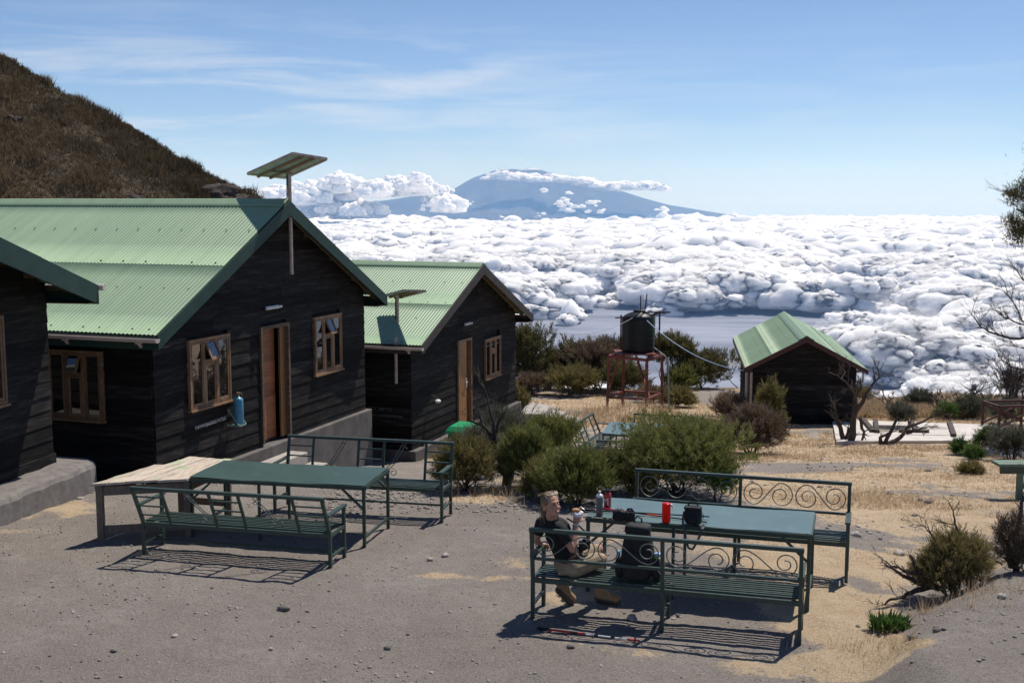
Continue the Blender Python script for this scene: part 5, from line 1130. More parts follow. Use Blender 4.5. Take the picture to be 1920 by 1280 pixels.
def bare(base,label,specs,mat=None,cat='dead shrub',name='dead_shrub',group=None,twig=3,spread=.5,tl=.35,tr=.006,seed=1,gnarl=.12,part='branch'):
    """specs: list of polylines (relative points) with a start and an end radius, each sprouting twigs"""
    rs=random.Random(seed); base=Vector(base); t=empty(name,base,label=label,cat=cat,group=group)
    def tw(mb,p,d,L,r,dep):
        q=p+d*L; pts=[p,p.lerp(q,.5)+Vector((rs.gauss(0,1),rs.gauss(0,1),rs.gauss(0,1)))*L*gnarl,q]; mb.tube(pts,[r,r*.75,r*.45],4 if r<.02 else 6)
        if dep>0:
            for _ in range(rs.randint(2,3)):
                f=rs.uniform(.35,1); dd=(d+Vector((rs.gauss(0,spread),rs.gauss(0,spread),rs.gauss(.15,spread)))).normalized(); tw(mb,p.lerp(q,f),dd,L*rs.uniform(.5,.8),r*.6,dep-1)
    for pts,r0,r1,nt in specs:
        mb=MB(); pts=[Vector(p) for p in pts]; P=[]
        for i in range(len(pts)-1):
            for k in range(3): P.append(pts[i].lerp(pts[i+1],k/3)+Vector((rs.gauss(0,1),rs.gauss(0,1),rs.gauss(0,1)))*(pts[i+1]-pts[i]).length*.035*(k>0))
        P.append(pts[-1]); n=len(P); mb.tube(P,[r0+(r1-r0)*i/(n-1) for i in range(n)],7)
        for j in range(nt):
            i=rs.randint(max(1,n//3),n-1); d=(P[i]-P[i-1]).normalized(); dd=(d*.8+Vector((rs.gauss(0,spread),rs.gauss(0,spread),rs.gauss(.2,spread)))).normalized(); tw(mb,P[i],dd,tl*rs.uniform(.6,1.2),tr,twig-1)
        mb.build(part,mat or m_deadwood,t)
    return t
gS='heath shrubs below the terrace edge'; gK='dark bushes along the cliff edge'
def B(u,v):
    p=G(u,v)
    if p.y>46.6: q=at_y(u,v,46.6); p=Vector((q.x,46.6,Gl(q.x,46.6)))
    return p
def wz(u,v,pw,ph):   # metres of a photo-pixel width and height standing at ground pixel (u,v)
    p=B(u,v); return p,pw*p.y/FPX,ph*p.y/FPX*1.02
p,w,h=wz(872,922,105,92); shrub((p.x,p.y+.1,p.z),w,h,'olive heath shrub just right of the left bench, below the dead branches','olive',16000,.10,.011,7,group=gS,seed=5)
p,w,h=wz(985,925,95,130); shrub((p.x+.05,p.y+.3,p.z),w,h*.86,'green heath shrub of upright plumes beside the grey forked trunk','green',20000,.10,.011,8,group=gS,seed=8)
p,w,h=wz(1035,905,100,112); shrub((p.x,p.y+.8,p.z),w,h*.98,'tall green shrub behind the sitting woman, left of the far green bench','green',16000,.12,.011,7,group=gS,seed=9)
p,w,h=wz(1082,945,118,98); shrub(p,w,h,'bushy green shrub directly above the grey sports bottle','green',22000,.11,.011,8,group=gS,seed=15)
p,w,h=wz(1030,935,80,70); shrub(p,w,h,'low dark green shrub right behind the woman\'s head','olive',13000,.10,.011,6,group=gS,seed=16)
p,w,h=wz(1142,925,72,75); shrub((p.x,p.y+.1,p.z),w,h,'yellow-green shrub left of the far scrolled bench corner','olive',12000,.10,.011,6,group=gS,seed=19)
p,w,h=wz(900,905,80,90); shrub((p.x,p.y+1.2,p.z),w,h*.9,'sparse grey-green shrub in front of the green bin','grey',9000,.12,.009,6,group=gS,seed=22,dead=.2)
p,w,h=wz(945,880,90,90); shrub((p.x,p.y+1.6,p.z),w,h,'thin grey heath at the foot of the second hut base','grey',9000,.13,.009,6,group=gS,seed=23,dead=.3)
p,w,h=wz(1290,948,232,172); shrub((p.x+.0,p.y+.75,p.z),w*.95,h*.84,'large round dense heath bush between the far benches and the small hut','green',72000,.075,.010,20,d=w*.85,group=gS,seed=31,stems=12,low=.03)
p=B(1195,945); shrub((p.x+.05,p.y+.2,p.z),.42,.55,'small pale yellow shrub in front of the large round bush','olive',5000,.08,.010,5,group=gS,seed=33)
p=B(1345,945); shrub((p.x,p.y+.15,p.z),.45,.5,'small green sprig at the right foot of the large round bush','lush',3500,.10,.010,4,group=gS,seed=34)
# the gnarled half-dead shrub with a forked trunk
p=B(950,915); s_=17.5/FPX
def rel(pts,Y=None): return [((u-950)*s_,(dy),(915-v)*s_) for u,v,dy in pts]
bare((p.x,p.y+.25,p.z),'gnarled half-dead shrub with grey forked trunk before the second hut',[
 (rel([(950,925,0),(948,890,0),(930,850,.05),(918,820,.1)]),.075,.035,5),(rel([(950,915,0),(962,880,.05),(980,850,.05),(972,825,.1),(985,800,.1)]),.065,.03,5),(rel([(918,822,.1),(903,804,.1),(880,795,0)]),.03,.012,3),
 (rel([(903,804,.1),(895,775,.1)]),.02,.008,2),(rel([(930,850,.05),(925,800,.1),(915,765,.1),(908,735,.12)]),.03,.006,6),(rel([(935,858,0),(905,850,-.05),(892,835,0)]),.03,.01,4),(rel([(925,830,.1),(935,800,.15),(948,780,.1)]),.03,.01,5),
 (rel([(950,900,0),(925,880,-.1),(900,868,-.1)]),.04,.012,4),(rel([(962,880,.05),(950,850,.1),(955,820,.1)]),.03,.01,5)],m_bark,twig=3,tl=.28,seed=4,group=None,cat='shrub')
# cliff-edge bushes
for (u,v,pw,ph,dy,kind,nn,lab) in ((985,742,95,130,2.2,'dark',16000,'tall dark bush right behind the second hut corner'),(1030,735,60,75,3.0,'dark',8000,'dark bush between the hut corner and the rounded olive bush'),(1078,742,80,100,3.2,'dark',13000,'rounded olive bush on the skyline left of the water tank'),
  (1120,745,95,105,2.4,'brown',15000,'feathery brown bush left of the red tank stand'),(1150,745,60,110,3.4,'grey',9000,'grey feathery heath on the skyline touching the tank'),(1075,750,90,60,1.4,'olive',9000,'low olive bush in front of the skyline bushes'),(1170,750,90,70,2.0,'dark',9000,'dark undergrowth behind the red tank stand'),
  (1256,735,78,108,3.0,'dark',15000,'flat-topped bush with visible trunks right of the water tank'),(1318,724,110,64,3.4,'dark',13000,'low round dark bush alone on the cliff edge'),(1278,745,55,52,2.0,'green',7000,'light green bush below the flat-topped one'),(1270,768,62,36,.8,'olive',7000,'low olive clump at the right foot of the tank stand'),
  (972,792,38,62,.4,'olive',5000,'narrow heath at the right corner of the second hut base'),(1000,745,70,40,.8,'brown',6000,'brown dry scrub beside the upper concrete step'),(1222,758,60,30,.6,'brown',4000,'dry brown scrub under the water tank')):
    p,w,h=wz(u,v,pw,ph); Y=min(p.y+dy,47.6); k=Y/p.y; shrub((p.x*k,Y,Gl(p.x*k,Y)),w*k,max(.4,EYE-(v-ph-375.3)/FPX*Y-Gl(p.x*k,Y)),lab,kind,nn,.20,.028,11,group=gK,seed=int(u),low=.02 if u!=1256 else .45)
# heap by the small hut
p,w,h=wz(1450,815,52,92); shrub((p.x-.05,p.y+.1,p.z),w,h,'yellow-tipped heath leaning on the small hut wall','olive',9000,.16,.018,7,seed=71)
p,w,h=wz(1420,855,108,92); shrub((p.x-.05,p.y+.5,p.z),w,h*.88,'dark brown withered heap of scrub before the small hut','brown',26000,.16,.014,13,seed=72,low=.0,up=.2)
p,w,h=wz(1385,800,60,45); shrub((p.x,p.y+1.5,p.z),w,h,'brown dry tangle left of the withered heap','brown',7000,.16,.016,7,seed=73,low=.0,up=.3)
# right side plants beyond the slab
for (u,v,pw,ph,dy,kind,nn,lab) in ((1722,772,55,38,1.5,'grey',6000,'round grey-green bush on the far rim behind the slab'),(1690,795,48,34,.6,'grey',5000,'flat-topped dull bush just behind the concrete slab'),(1818,790,70,40,.8,'grey',6000,'spiky grey bush with dead twigs behind the slab right end'),(1775,790,38,30,.5,'lush',3500,'small light green bush behind the slab'),
  (1856,840,48,32,.3,'lush',5000,'bright green bush in front of the red timber frame'),(1800,855,26,26,.1,'lush',2500,'small upright green plant left of the concrete block'),(1826,862,30,20,.1,'lush',2500,'low bright green plant beside the concrete block'),(1890,800,70,45,1.0,'grey',6000,'grey scrub behind the red timber frame'),
  (1895,870,70,60,.8,'grey',6000,'grey-purple scrub in front of the slatted pallet'),(1550,745,60,24,2.5,'olive',4000,'low olive shrub on the rim right of the small hut'),(1900,760,60,60,2.5,'dark',5000,'dark bush at the right end of the far rim'),(1818,890,40,18,.1,'olive',2500,'low tuft in front of the concrete block'),(1610,740,60,26,2.5,'olive',4000,'olive scrub on the rim beyond the dead tree')):
    p,w,h=wz(u,v,pw,ph); Y=min(p.y+dy,47.6); k=Y/p.y; shrub((p.x*k,Y,Gl(p.x*k,Y)),w*k,h*1.05,lab,kind,nn,.14,.016,7,group='scattered shrubs on the right slope',seed=int(u))
# near bush on the bank, with dead branches
p=B(1785,1118); shrub((p.x+.06,p.y+.15,p.z-.05),.66,.62,'half-dry bush on the bank at lower right with dead branches','olive',26000,.08,.0075,9,group=None,seed=91,dead=.45,low=.0,stems=8)
for i,(u,v,q) in enumerate(((1838,1060,'grey'),(1745,1040,'brown'))):
    pass
s_=12.4/FPX; b0=(1765,1085)
def rl(pts): return [((u-1765)*s_,dy,(1085-v)*s_) for u,v,dy in pts]
bare((p.x-.05,p.y+.15,p.z+.12),'dead grey branches spreading left from the half-dry bush on the bank',[
 (rl([(1760,1100,0),(1715,1085,-.05),(1690,1072,-.1),(1650,1045,-.2)]),.035,.009,9),(rl([(1750,1095,0),(1710,1098,-.1),(1690,1110,-.1),(1660,1108,-.2),(1648,1122,-.2)]),.032,.007,8),(rl([(1740,1090,0),(1715,1060,-.05),(1702,1035,-.05)]),.03,.012,5),
 (rl([(1730,1070,0),(1690,1062,-.1),(1652,1040,-.15)]),.022,.006,7),(rl([(1780,1060,.1),(1808,1015,.1),(1790,985,.1),(1786,960,.1)]),.022,.006,6),(rl([(1790,1030,.1),(1835,1040,.1),(1878,1058,.05)]),.02,.007,6),(rl([(1775,1040,.1),(1742,1000,.0),(1735,985,.0)]),.012,.004,5)],m_deadwood,twig=3,tl=.14,tr=.005,seed=12,cat='dead branches',name='dead_branches')
p=B(1903,1072); shrub((p.x+.02,p.y,p.z),.42,.55,'dark prickly shrub cut by the right edge above the bank','brown',7000,.08,.009,5,seed=93,dead=.2)
bare(p+Vector((-.02,0,.25)),'curled dead stump on the shrub at the right edge',[([(0,0,-.2),(-.05,0,.1),(-.14,-.02,.22),(-.10,-.05,.30)],.05,.02,5),([(0,0,0),(.05,0,.35),(.12,0,.75)],.03,.01,6)],m_deadwood,tl=.15,tr=.006,seed=14,name='dead_stump',cat='dead stump')
# leafy green plant on the bank
p=B(1668,1182); t=empty('leafy_plant',p,label='small leafy dark green plant on the edge of the bank',cat='plant'); n=420
th=RS.rand(n)*6.28; rr_=RS.rand(n)**.6*.14; P=np.stack([rr_*np.cos(th)*1.25,rr_*np.sin(th)*.8,RS.rand(n)*.12],-1); D=np.stack([np.cos(th)*.6,np.sin(th)*.6,np.full(n,1.)],-1)+RS.randn(n,3)*.25
blades(P,D,RS.uniform(.05,.11,n),.022,RS.rand(n)*.6,'leaves',LM['lush'],t)
# dead trees by the slab
p=B(1600,832); s_=p.y/FPX
def rt(pts,u0=1600,v0=832): return [((u-u0)*s_,dy,(v0-v)*s_) for u,v,dy in pts]
bare(p,'dark dead tree with raised crooked limbs before the small hut',[
 (rt([(1597,840,0),(1598,800,0),(1600,775,0),(1612,755,0),(1620,740,0)]),.10,.045,2),(rt([(1620,740,0),(1632,722,.1),(1640,712,.1),(1638,702,.1)]),.045,.015,4),(rt([(1605,765,0),(1598,735,-.1),(1585,718,-.1),(1565,700,-.1)]),.045,.013,7),
 (rt([(1610,780,0),(1622,810,.1),(1618,830,.1)]),.045,.03,3),(rt([(1598,790,0),(1601,745,.1),(1612,725,.1)]),.05,.02,4)],m_deadwood,tl=.4,tr=.018,seed=21,cat='dead tree',name='dead_tree',group='dead trees beside the slab')
p=B(1580,830); s_=p.y/FPX
bare(p,'leaning dead trunk with shaggy bark at the left end of the slab',[(rt([(1585,840,0),(1575,800,0),(1564,765,0)],1580,830),.08,.035,10),(rt([(1583,835,0),(1590,800,0)],1580,830),.07,.03,4)],m_bark,tl=.3,tr=.015,seed=22,cat='dead tree',name='dead_tree',group='dead trees beside the slab')
p=B(1662,834); s_=p.y/FPX
bare(p,'low sprawling dead tree lying over the slab edge',[(rt([(1655,840,0),(1668,812,0),(1680,785,0),(1682,780,0)],1662,834),.06,.02,2),(rt([(1662,835,0),(1688,820,0),(1705,800,.1),(1735,790,.1),(1752,782,.1)],1662,834),.065,.018,6),(rt([(1700,812,.05),(1722,805,0),(1738,800,0)],1662,834),.05,.015,2),(rt([(1652,836,0),(1650,820,0),(1665,812,0)],1662,834),.06,.03,1)],m_deadwood,tl=.3,tr=.016,seed=23,cat='dead tree',name='dead_tree',group='dead trees beside the slab')
# dead twiggy shrubs on the far rim
labs=['bare purple twigs on the rim above the slab left end','bare twigs on the rim right of the grey round bush','tall bare twig shrub behind the slab right end','spiky bare shrub just left of the red timber frame','dense bare purple shrub behind the red timber frame','bare dead stems on the path rim left of the small hut','bare stems on the rim near the right edge']
for i,(u,v,hh,nn) in enumerate(((1660,772,40,6),(1758,775,44,7),(1805,785,62,9),(1838,790,60,9),(1890,785,100,16),(1392,728,34,5),(1912,775,80,9))):
    p=B(u,v); Y=min(p.y+1.2,47.7); k=Y/p.y; p=Vector((p.x*k,Y,Gl(p.x*k,Y))); H_=hh*Y/FPX; rr=random.Random(i)
    sp=[([(rr.uniform(-.1,.1),0,-.1),(rr.gauss(0,.22),rr.gauss(0,.15),H_*.5),(rr.gauss(0,.40),rr.gauss(0,.3),H_*rr.uniform(.75,1.05))],.022,.008,5) for _ in range(nn)]
    bare(p,labs[i],sp,m_twig,twig=2,tl=H_*.30,tr=.009,seed=40+i,group='bare twiggy shrubs on the far rim',cat='shrub',name='bare_shrub',spread=.35)
# tree at the right edge: trunk just out of the picture
Yt=30.; X0=(2010-960)/FPX*Yt; p=Vector((X0,Yt,Gl(X0,Yt))); s_=Yt/FPX
def rr2(pts): return [((u-2010)*s_,dy,at_y(u,v,Yt).z-p.z) for u,v,dy in pts]
t=bare(p,'half-dead tree reaching in from the right edge with dark needle tufts',[
 (rr2([(2010,850,0),(2006,650,0),(1996,480,0),(2002,300,0)]),.16,.07,3),
 (rr2([(1998,480,0),(1960,430,0),(1925,405,0),(1900,392,0)]),.05,.02,6),(rr2([(1998,440,0),(1950,385,0),(1915,372,0),(1885,360,0)]),.05,.015,6),
 (rr2([(2000,560,0),(1960,545,0),(1920,525,0),(1897,498,0)]),.035,.009,9),
 (rr2([(2004,640,0),(1950,634,0),(1900,634,0),(1860,622,0),(1838,605,0),(1820,582,0)]),.045,.008,18),
 (rr2([(2004,610,0),(1950,615,0),(1920,608,0),(1885,595,0),(1868,580,0)]),.03,.007,14),(rr2([(1950,625,0),(1920,600,0),(1905,570,0),(1886,548,0)]),.022,.006,12),
 (rr2([(2006,700,0),(1950,700,0),(1905,688,0),(1880,668,0)]),.03,.007,12),(rr2([(2006,690,0),(1950,660,0),(1915,650,0),(1900,640,0)]),.02,.005,8),(rr2([(2006,740,0),(1960,735,0),(1920,720,0),(1890,706,0)]),.025,.006,12)],m_twig,twig=3,tl=.42,tr=.008,seed=77,cat='tree',name='half_dead_tree',spread=.36)
P=[];D=[];T=[]
rs=np.random.RandomState(5)
for (u,v,r) in ((1912,355,16),(1900,372,14),(1888,362,9),(1930,345,18),(1905,430,16),(1922,420,20),(1898,415,13),(1910,445,14),(1935,440,20),(1925,395,12),(1950,400,30),(1960,350,30),(1985,300,36),(1950,460,20),(2020,330,50),(2040,420,50),(2000,250,40)):
    c=np.array(rr2([(u,v,rs.uniform(-.1,.2))])[0]); m=int(20*r); q=c+rs.randn(m,3)*r*s_*.62*[1.1,1.3,.85]; P.append(q); D.append(rs.randn(m,3)*.6+[-.1,0,.75]); T.append(np.clip(rs.rand()*.4+.25+rs.randn(m)*.15,0,1))
blades(np.concatenate(P),np.concatenate(D),rs.uniform(.08,.2,sum(map(len,P))),.022,np.concatenate(T),'needle_crown',LM['dark'],t)
# --- grasses
def scatter(n,xr,yr,dens,hfun,wd,name,label,mat,tn=(.5,.25),tuft=4,spread=.03,lean=.55):
    x=RS.uniform(*xr,n); y=RS.uniform(*yr,n); k=RS.rand(n)<dens(x,y); x,y=x[k],y[k]; 
    # drop what the camera side could never show
    m=len(x); hh=hfun(x,y); P=np.repeat(np.stack([x,y,gz(x,y)-.004],-1),tuft,0); P[:,:2]+=RS.randn(m*tuft,2)*spread
    D=RS.randn(m*tuft,3)*lean+[0,0,1]; D[:,2]=abs(D[:,2]); L=np.repeat(hh,tuft)*RS.uniform(.5,1.2,m*tuft)
    tt_=np.clip(np.repeat(RS.normal(tn[0],tn[1],m),tuft)+RS.randn(m*tuft)*.1,0,1); w_=wd*(.7+.045*P[:,1])
    o=blades(P,D,L,w_,tt_,name,mat); tag(o,label,kind='stuff')
scatter(230000,(-7,11),(8.6,20),lambda x,y:sst(.42,.85,grass(x,y))*.85+.002,lambda x,y:.018+.03*fbm(x*1.5,y*1.5,2,8)**2*2,.0042,'dry_grass','short dry straw grass on the near ground',LM['straw'],lean=1.1)
scatter(110000,(-3,17),(18,48),lambda x,y:sst(.40,.8,grass(x,y))*.9,lambda x,y:.035+.10*fbm(x*.8,y*.8,2,8)**2*2,.007,'dry_grass','dry straw grass over the lower field',LM['straw'],lean=.9)
def ring(c,r): return lambda x,y: sum(np.exp(-(((x-a)**2+(y-b)**2)/(q*q))) for a,b,q in c)
ed=[(G(u,v).x,G(u,v).y+dy,q) for u,v,dy,q in ((890,930,.1,.35),(925,932,.1,.35),(960,938,.1,.35),(1000,925,.5,.4),(850,925,.2,.3),(1165,770,0,.8),(1200,775,0,.9),(1130,780,0,.9),(1240,775,0,.6),(1060,780,0,.5),(1090,800,0,.5),(1700,1230,0,.12),(1640,1225,0,.25),(1790,1125,-.1,.35),(1740,1150,0,.2),(1830,1110,0,.25),(820,850,0,.5))]
scatter(26000,(-3,8),(9,42),lambda x,y:np.clip(ring(ed,1)(x,y),0,1)*.9,lambda x,y:.12+.012*y*.6+0*x,.006,'tall_dry_grass','taller dry grass fringing the terrace and bank',LM['straw'],tn=(.45,.2),lean=.35)
scatter(60000,(-2,24),(44.2,49.5),lambda x,y:np.clip(fbm(x*.5,y*.5,3,77)*2.6-.95,0,1)*sst(9.2,11,x),lambda x,y:.08+.36*fbm(x*.9,y*.9,2,8),.014,'rim_grass','tall tawny grass and dry stems along the far rim',blade_mat('rim_grass_leaves',(.36,.27,.18),(.55,.43,.29),(.72,.60,.44),.5),tn=(.45,.25),lean=.28)
scatter(30000,(9,20),(38,45),lambda x,y:np.clip(fbm(x*.7,y*.7,3,71)*2.6-.9,0,1),lambda x,y:.18+.3*fbm(x*.9,y*.9,2,8),.012,'field_grass','straggling dry grass behind the slab',LM['straw'],tn=(.35,.25),lean=.4)
gr=[(G(u,v).x,G(u,v).y,q) for u,v,q in ((60,985,.5),(110,972,.35),(20,1000,.4),(1395,1160,.16),(1350,1150,.12),(1470,1170,.10),(1130,1140,.08),(1045,1205,.10),(960,1000,.16),(975,990,.12),(1530,1180,.12),(700,985,.15),(560,1050,.15),(480,1045,.12),(640,1045,.10),(760,985,.15),(365,985,.12),(780,1130,.05),(1330,940,.2),(1690,1060,.2),(1560,1100,.15),(300,960,.1))]
scatter(26000,(-8,5),(9,18),lambda x,y:np.clip(ring(gr,1)(x,y),0,1)*.30,lambda x,y:.025+0*x,.005,'green_grass','patches of short green grass among the gravel',LM['lush'],tn=(.5,.25),lean=.7)
# --- stones
def stone_proto(seed):
    V0,F0=ICO[2]; w=worley3(V0*1.0+seed*5,.9,seed); V=V0*(1+(.5-w)*.75)[:,None]*np.array([1,.8,.62]); return V
SP=[stone_proto(i) for i in range(8)]; F2=ICO[2][1]
def stones(x,y,s,name,label,sink=.25):
    VV=[];TT=[];FF=[];b=0
    for i in range(len(x)):
        V=SP[i%8]*s[i]; a=RS.rand()*6.28; c,q=math.cos(a),math.sin(a); z=Gl(x[i],y[i])+s[i]*(.5-sink)*.6
        VV.append(np.stack([V[:,0]*c-V[:,1]*q+x[i],V[:,0]*q+V[:,1]*c+y[i],V[:,2]+z],-1)); TT.append(np.full(len(V),RS.rand()**.7)); FF.append(F2+b); b+=len(V)
    return np_mesh(name,np.concatenate(VV),np.concatenate(FF),m_rock,tint=np.concatenate(TT))
n=26000; y=RS.uniform(8.8,20,n)**1; x=RS.uniform(-1,1,n)*y*.47; dn=fbm(x*.7,y*.7,3,5); k=RS.rand(n)<.25+.9*sst(.45,.7,dn); x,y=x[k],y[k]; s=.0035+.018*RS.rand(len(x))**7
tag(stones(x,y,s,'gravel',''),'small stones and gravel strewn over the yard',kind='stuff')
n=2600; x=RS.uniform(-2.6,2.2,n); y=RS.uniform(15.2,18.,n); s=.010+.024*RS.rand(n)**3; tag(stones(x,y,s,'gravel',''),'denser rubble along the terrace edge behind the benches',kind='stuff')
n=900; x=RS.uniform(2,15,n); y=RS.uniform(19,40,n); s=.012+.035*RS.rand(n)**4; tag(stones(x,y,s,'gravel',''),'scattered dark stones over the lower field',kind='stuff')
n=420; cx=[G(u,v) for u,v in ((1500,900),(1540,915),(1700,938),(1690,930),(1475,895),(1560,990),(1640,985),(1600,880))]; ii=RS.randint(0,8,n); x=np.array([cx[i].x for i in ii])+RS.randn(n)*.55; y=np.array([cx[i].y for i in ii])+RS.randn(n)*.6; s=.012+.03*RS.rand(n)**3
tag(stones(x,y,s,'gravel',''),'clusters of loose stones in the straw field',kind='stuff')
rocks=[(532,1143,.07,'dark brown stone lying alone in the gravel left of centre'),(835,1043,.06,'pale stone on the gravel beyond the left table'),(806,1050,.05,'small pale stone beside the one beyond the left table'),(727,1216,.045,'dark stone in the lower middle gravel'),(1185,1161,.07,'round stone under the front scrolled bench'),(1070,1215,.05,'dark red-brown stone below the trekking pole'),(1228,1165,.03,'small stone right of the round one under the bench'),
(213,1222,.04,'flat dark stone in the lower left gravel'),(327,1193,.035,'small stone in the left gravel beside the flat one'),(508,1215,.03,'small pale stone in the lower left-centre gravel'),(1740,945,.10,'dark rock in the dry grass right of the far bench'),(1725,940,.07,'smaller rock touching the dark rock in the dry grass'),(1605,1005,.09,'stone beside the far bench right leg'),(1686,1040,.10,'flat grey stone on the bank left of the half-dry bush'),
(1668,927,.07,'dark stone high in the straw field'),(1715,968,.06,'stone in the straw field below the dark rock'),(1741,885,.09,'dark boulder on the grey patch of the far field'),(1537,915,.07,'dark stone in the straw between benches and slab'),(1878,1120,.06,'pale stone on the raised gravel bank'),(1712,1198,.06,'dark flat stone on the bank below the leafy plant'),(1757,1183,.05,'dark stone on the bank right of the leafy plant'),(1770,1180,.03,'little dark stone next to the bank stone'),
(150,938,.06,'pale stone against the grey rendered base'),(1608,1176,.04,'red-brown stone in straw right of the front bench'),(1620,1184,.03,'small red-brown stone next to the other in the straw'),(1410,905,.06,'dark stone at the right foot of the round bush'),(1440,1018,.03,'small stone under the right table')]
for i,(u,v,s_,lab) in enumerate(rocks):
    p=G(u,v); V=SP[(i*3)%8]*s_*.85; a=i*1.3; c,q=math.cos(a),math.sin(a); V=np.stack([V[:,0]*c-V[:,1]*q+p.x,V[:,0]*q+V[:,1]*c+p.y,V[:,2]+p.z+s_*.2],-1)
    tag(np_mesh('rock',V,F2,m_rock,tint=np.full(len(V),.1 if 'dark' in lab or 'brown' in lab else .95),loc=tuple(p)),lab,'rock',group='loose rocks on the ground')
# ================================================================= THE WOMAN
m_skin=M('body_skin',(.50,.27,.185),(.44,.225,.15),rough=.5,scale=14,spec=.4)  # the skin's own colour, slightly mottled
m_skin.node_tree.nodes['Principled BSDF'].inputs['Subsurface Weight'].default_value=.12; m_skin.node_tree.nodes['Principled BSDF'].inputs['Subsurface Scale'].default_value=.01
m_hair=M('dark_blonde_hair',(.27,.18,.10),(.16,.10,.055),rough=.45,scale=30,stretch=(1,1,.15),tint=.35,spec=.5)
m_shirt=M('black_polo_cloth',(.010,.010,.011),(.016,.016,.018),rough=.85,scale=22,bump=.006,bscale=14)
m_short=M('khaki_cloth',(.36,.29,.19),(.27,.21,.135),rough=.9,scale=12,bump=.01,bscale=13)
m_boot=M('tan_suede',(.36,.24,.135),(.25,.155,.085),rough=.85,scale=16,bump=.003); m_sole=flat('boot_sole',(.10,.075,.055),rough=.9); m_sock=M('grey_lilac_sock',(.36,.33,.37),(.24,.22,.26),rough=.95,scale=30)
def remesh(mb,name,mat,parent,vox=.006,sm=4):
    o=mb.build('tmp_'+name,mat,None); md=o.modifiers.new('r','REMESH'); md.mode='VOXEL'; md.voxel_size=vox; md.use_smooth_shade=True
    if sm: s_=o.modifiers.new('s','SMOOTH'); s_.iterations=sm; s_.factor=.5
    dg=bpy.context.evaluated_depsgraph_get(); dg.update(); me=bpy.data.meshes.new_from_object(o.evaluated_get(dg)); bpy.data.objects.remove(o)
    me.name=name; me.materials.clear(); me.materials.append(mat); L=Vector(parent.location)
    co=np.empty(len(me.vertices)*3,np.float32); me.vertices.foreach_get('co',co); co=co.reshape(-1,3)-np.array(L,np.float32); me.vertices.foreach_set('co',co.ravel()); me.update()
    n=bpy.data.objects.new(name,me); COL.objects.link(n); n.parent=parent; return n
V3=Vector
PE=empty('person',(.58,11.14,.43),label='woman in black polo and khaki shorts on the bench, smiling back, holding a wrapped bun',cat='person')
Hc=V3((.575,11.14,.515)); Wa=V3((.50,11.15,.66)); Ch=V3((.445,11.13,.82)); Nb=V3((.385,11.09,.955)); Hd=V3((.372,11.045,1.118))
RS_=V3((.475,10.985,.885)); LS_=V3((.285,11.20,.90)); RE_=V3((.575,10.975,.705)); RW=V3((.612,11.085,.925)); LE=V3((.235,11.20,.735)); LW=V3((.285,11.335,.645))
RH=V3((.60,11.05,.50)); LH=V3((.53,11.20,.50)); RK=V3((.865,11.16,.555)); LK=V3((.845,11.40,.575)); RA=V3((.525,11.345,.28)); LA=V3((.885,11.50,.19))
sh=(RS_-LS_).normalized()
fd=V3((.54,-.83,.17)).normalized(); up=V3((-.10,.06,1)).normalized(); lf=up.cross(fd).normalized(); up=fd.cross(lf).normalized(); HR=Matrix((fd,lf,up)).transposed()
hp=lambda x,y,z:Hd+HR@V3((x,y,z))
b=MB()
b.ell(hp(-.012,0,.030),.097,.077,.090,HR); b.ell(hp(.018,0,-.018),.074,.064,.088,HR); b.ell(hp(.030,0,-.070),.052,.050,.042,HR); b.ell(hp(.062,0,-.094),.022,.024,.018,HR)
b.cap(hp(.086,0,.020),hp(.104,0,-.020),.008,.0125,10); b.ell(hp(.090,.011,-.027),.010,.008,.007,HR);b.ell(hp(.090,-.011,-.027),.010,.008,.007,HR)
b.ell(hp(.074,0,.030),.018,.048,.011,HR)
for q in (-1,1): b.ell(hp(.060,q*.036,-.030),.026,.024,.024,HR); b.ell(hp(-.005,q*.077,-.015),.019,.008,.030,HR); b.ell(hp(.030,q*.048,-.062),.03,.016,.03,HR)
b.ell(hp(.084,0,-.056),.011,.026,.010,HR)
b.cap(Nb+V3((.0,.01,-.02)),hp(-.02,0,-.085),.055,.050); 
b.ell(Ch,.115,.105,.15); b.cap(Wa,Ch,.105,.115); b.cap(Hc,Wa,.125,.105); b.cap(LS_*.8+Nb*.2,RS_*.8+Nb*.2,.055,.055)
for S_,E_,W_ in ((RS_,RE_,RW),(LS_,LE,LW)): b.cap(S_,E_,.048,.036); b.cap(E_,S_.lerp(E_,.92),.037,.037); b.cap(E_,E_.lerp(W_,.35),.036,.037); b.cap(E_.lerp(W_,.35),W_,.037,.024)
for H_,K_,A_ in ((RH,RK,RA),(LH,LK,LA)): b.cap(H_,K_,.085,.056); b.cap(K_,K_.lerp(A_,.4),.052,.054); b.cap(K_.lerp(A_,.4),A_,.054,.032)
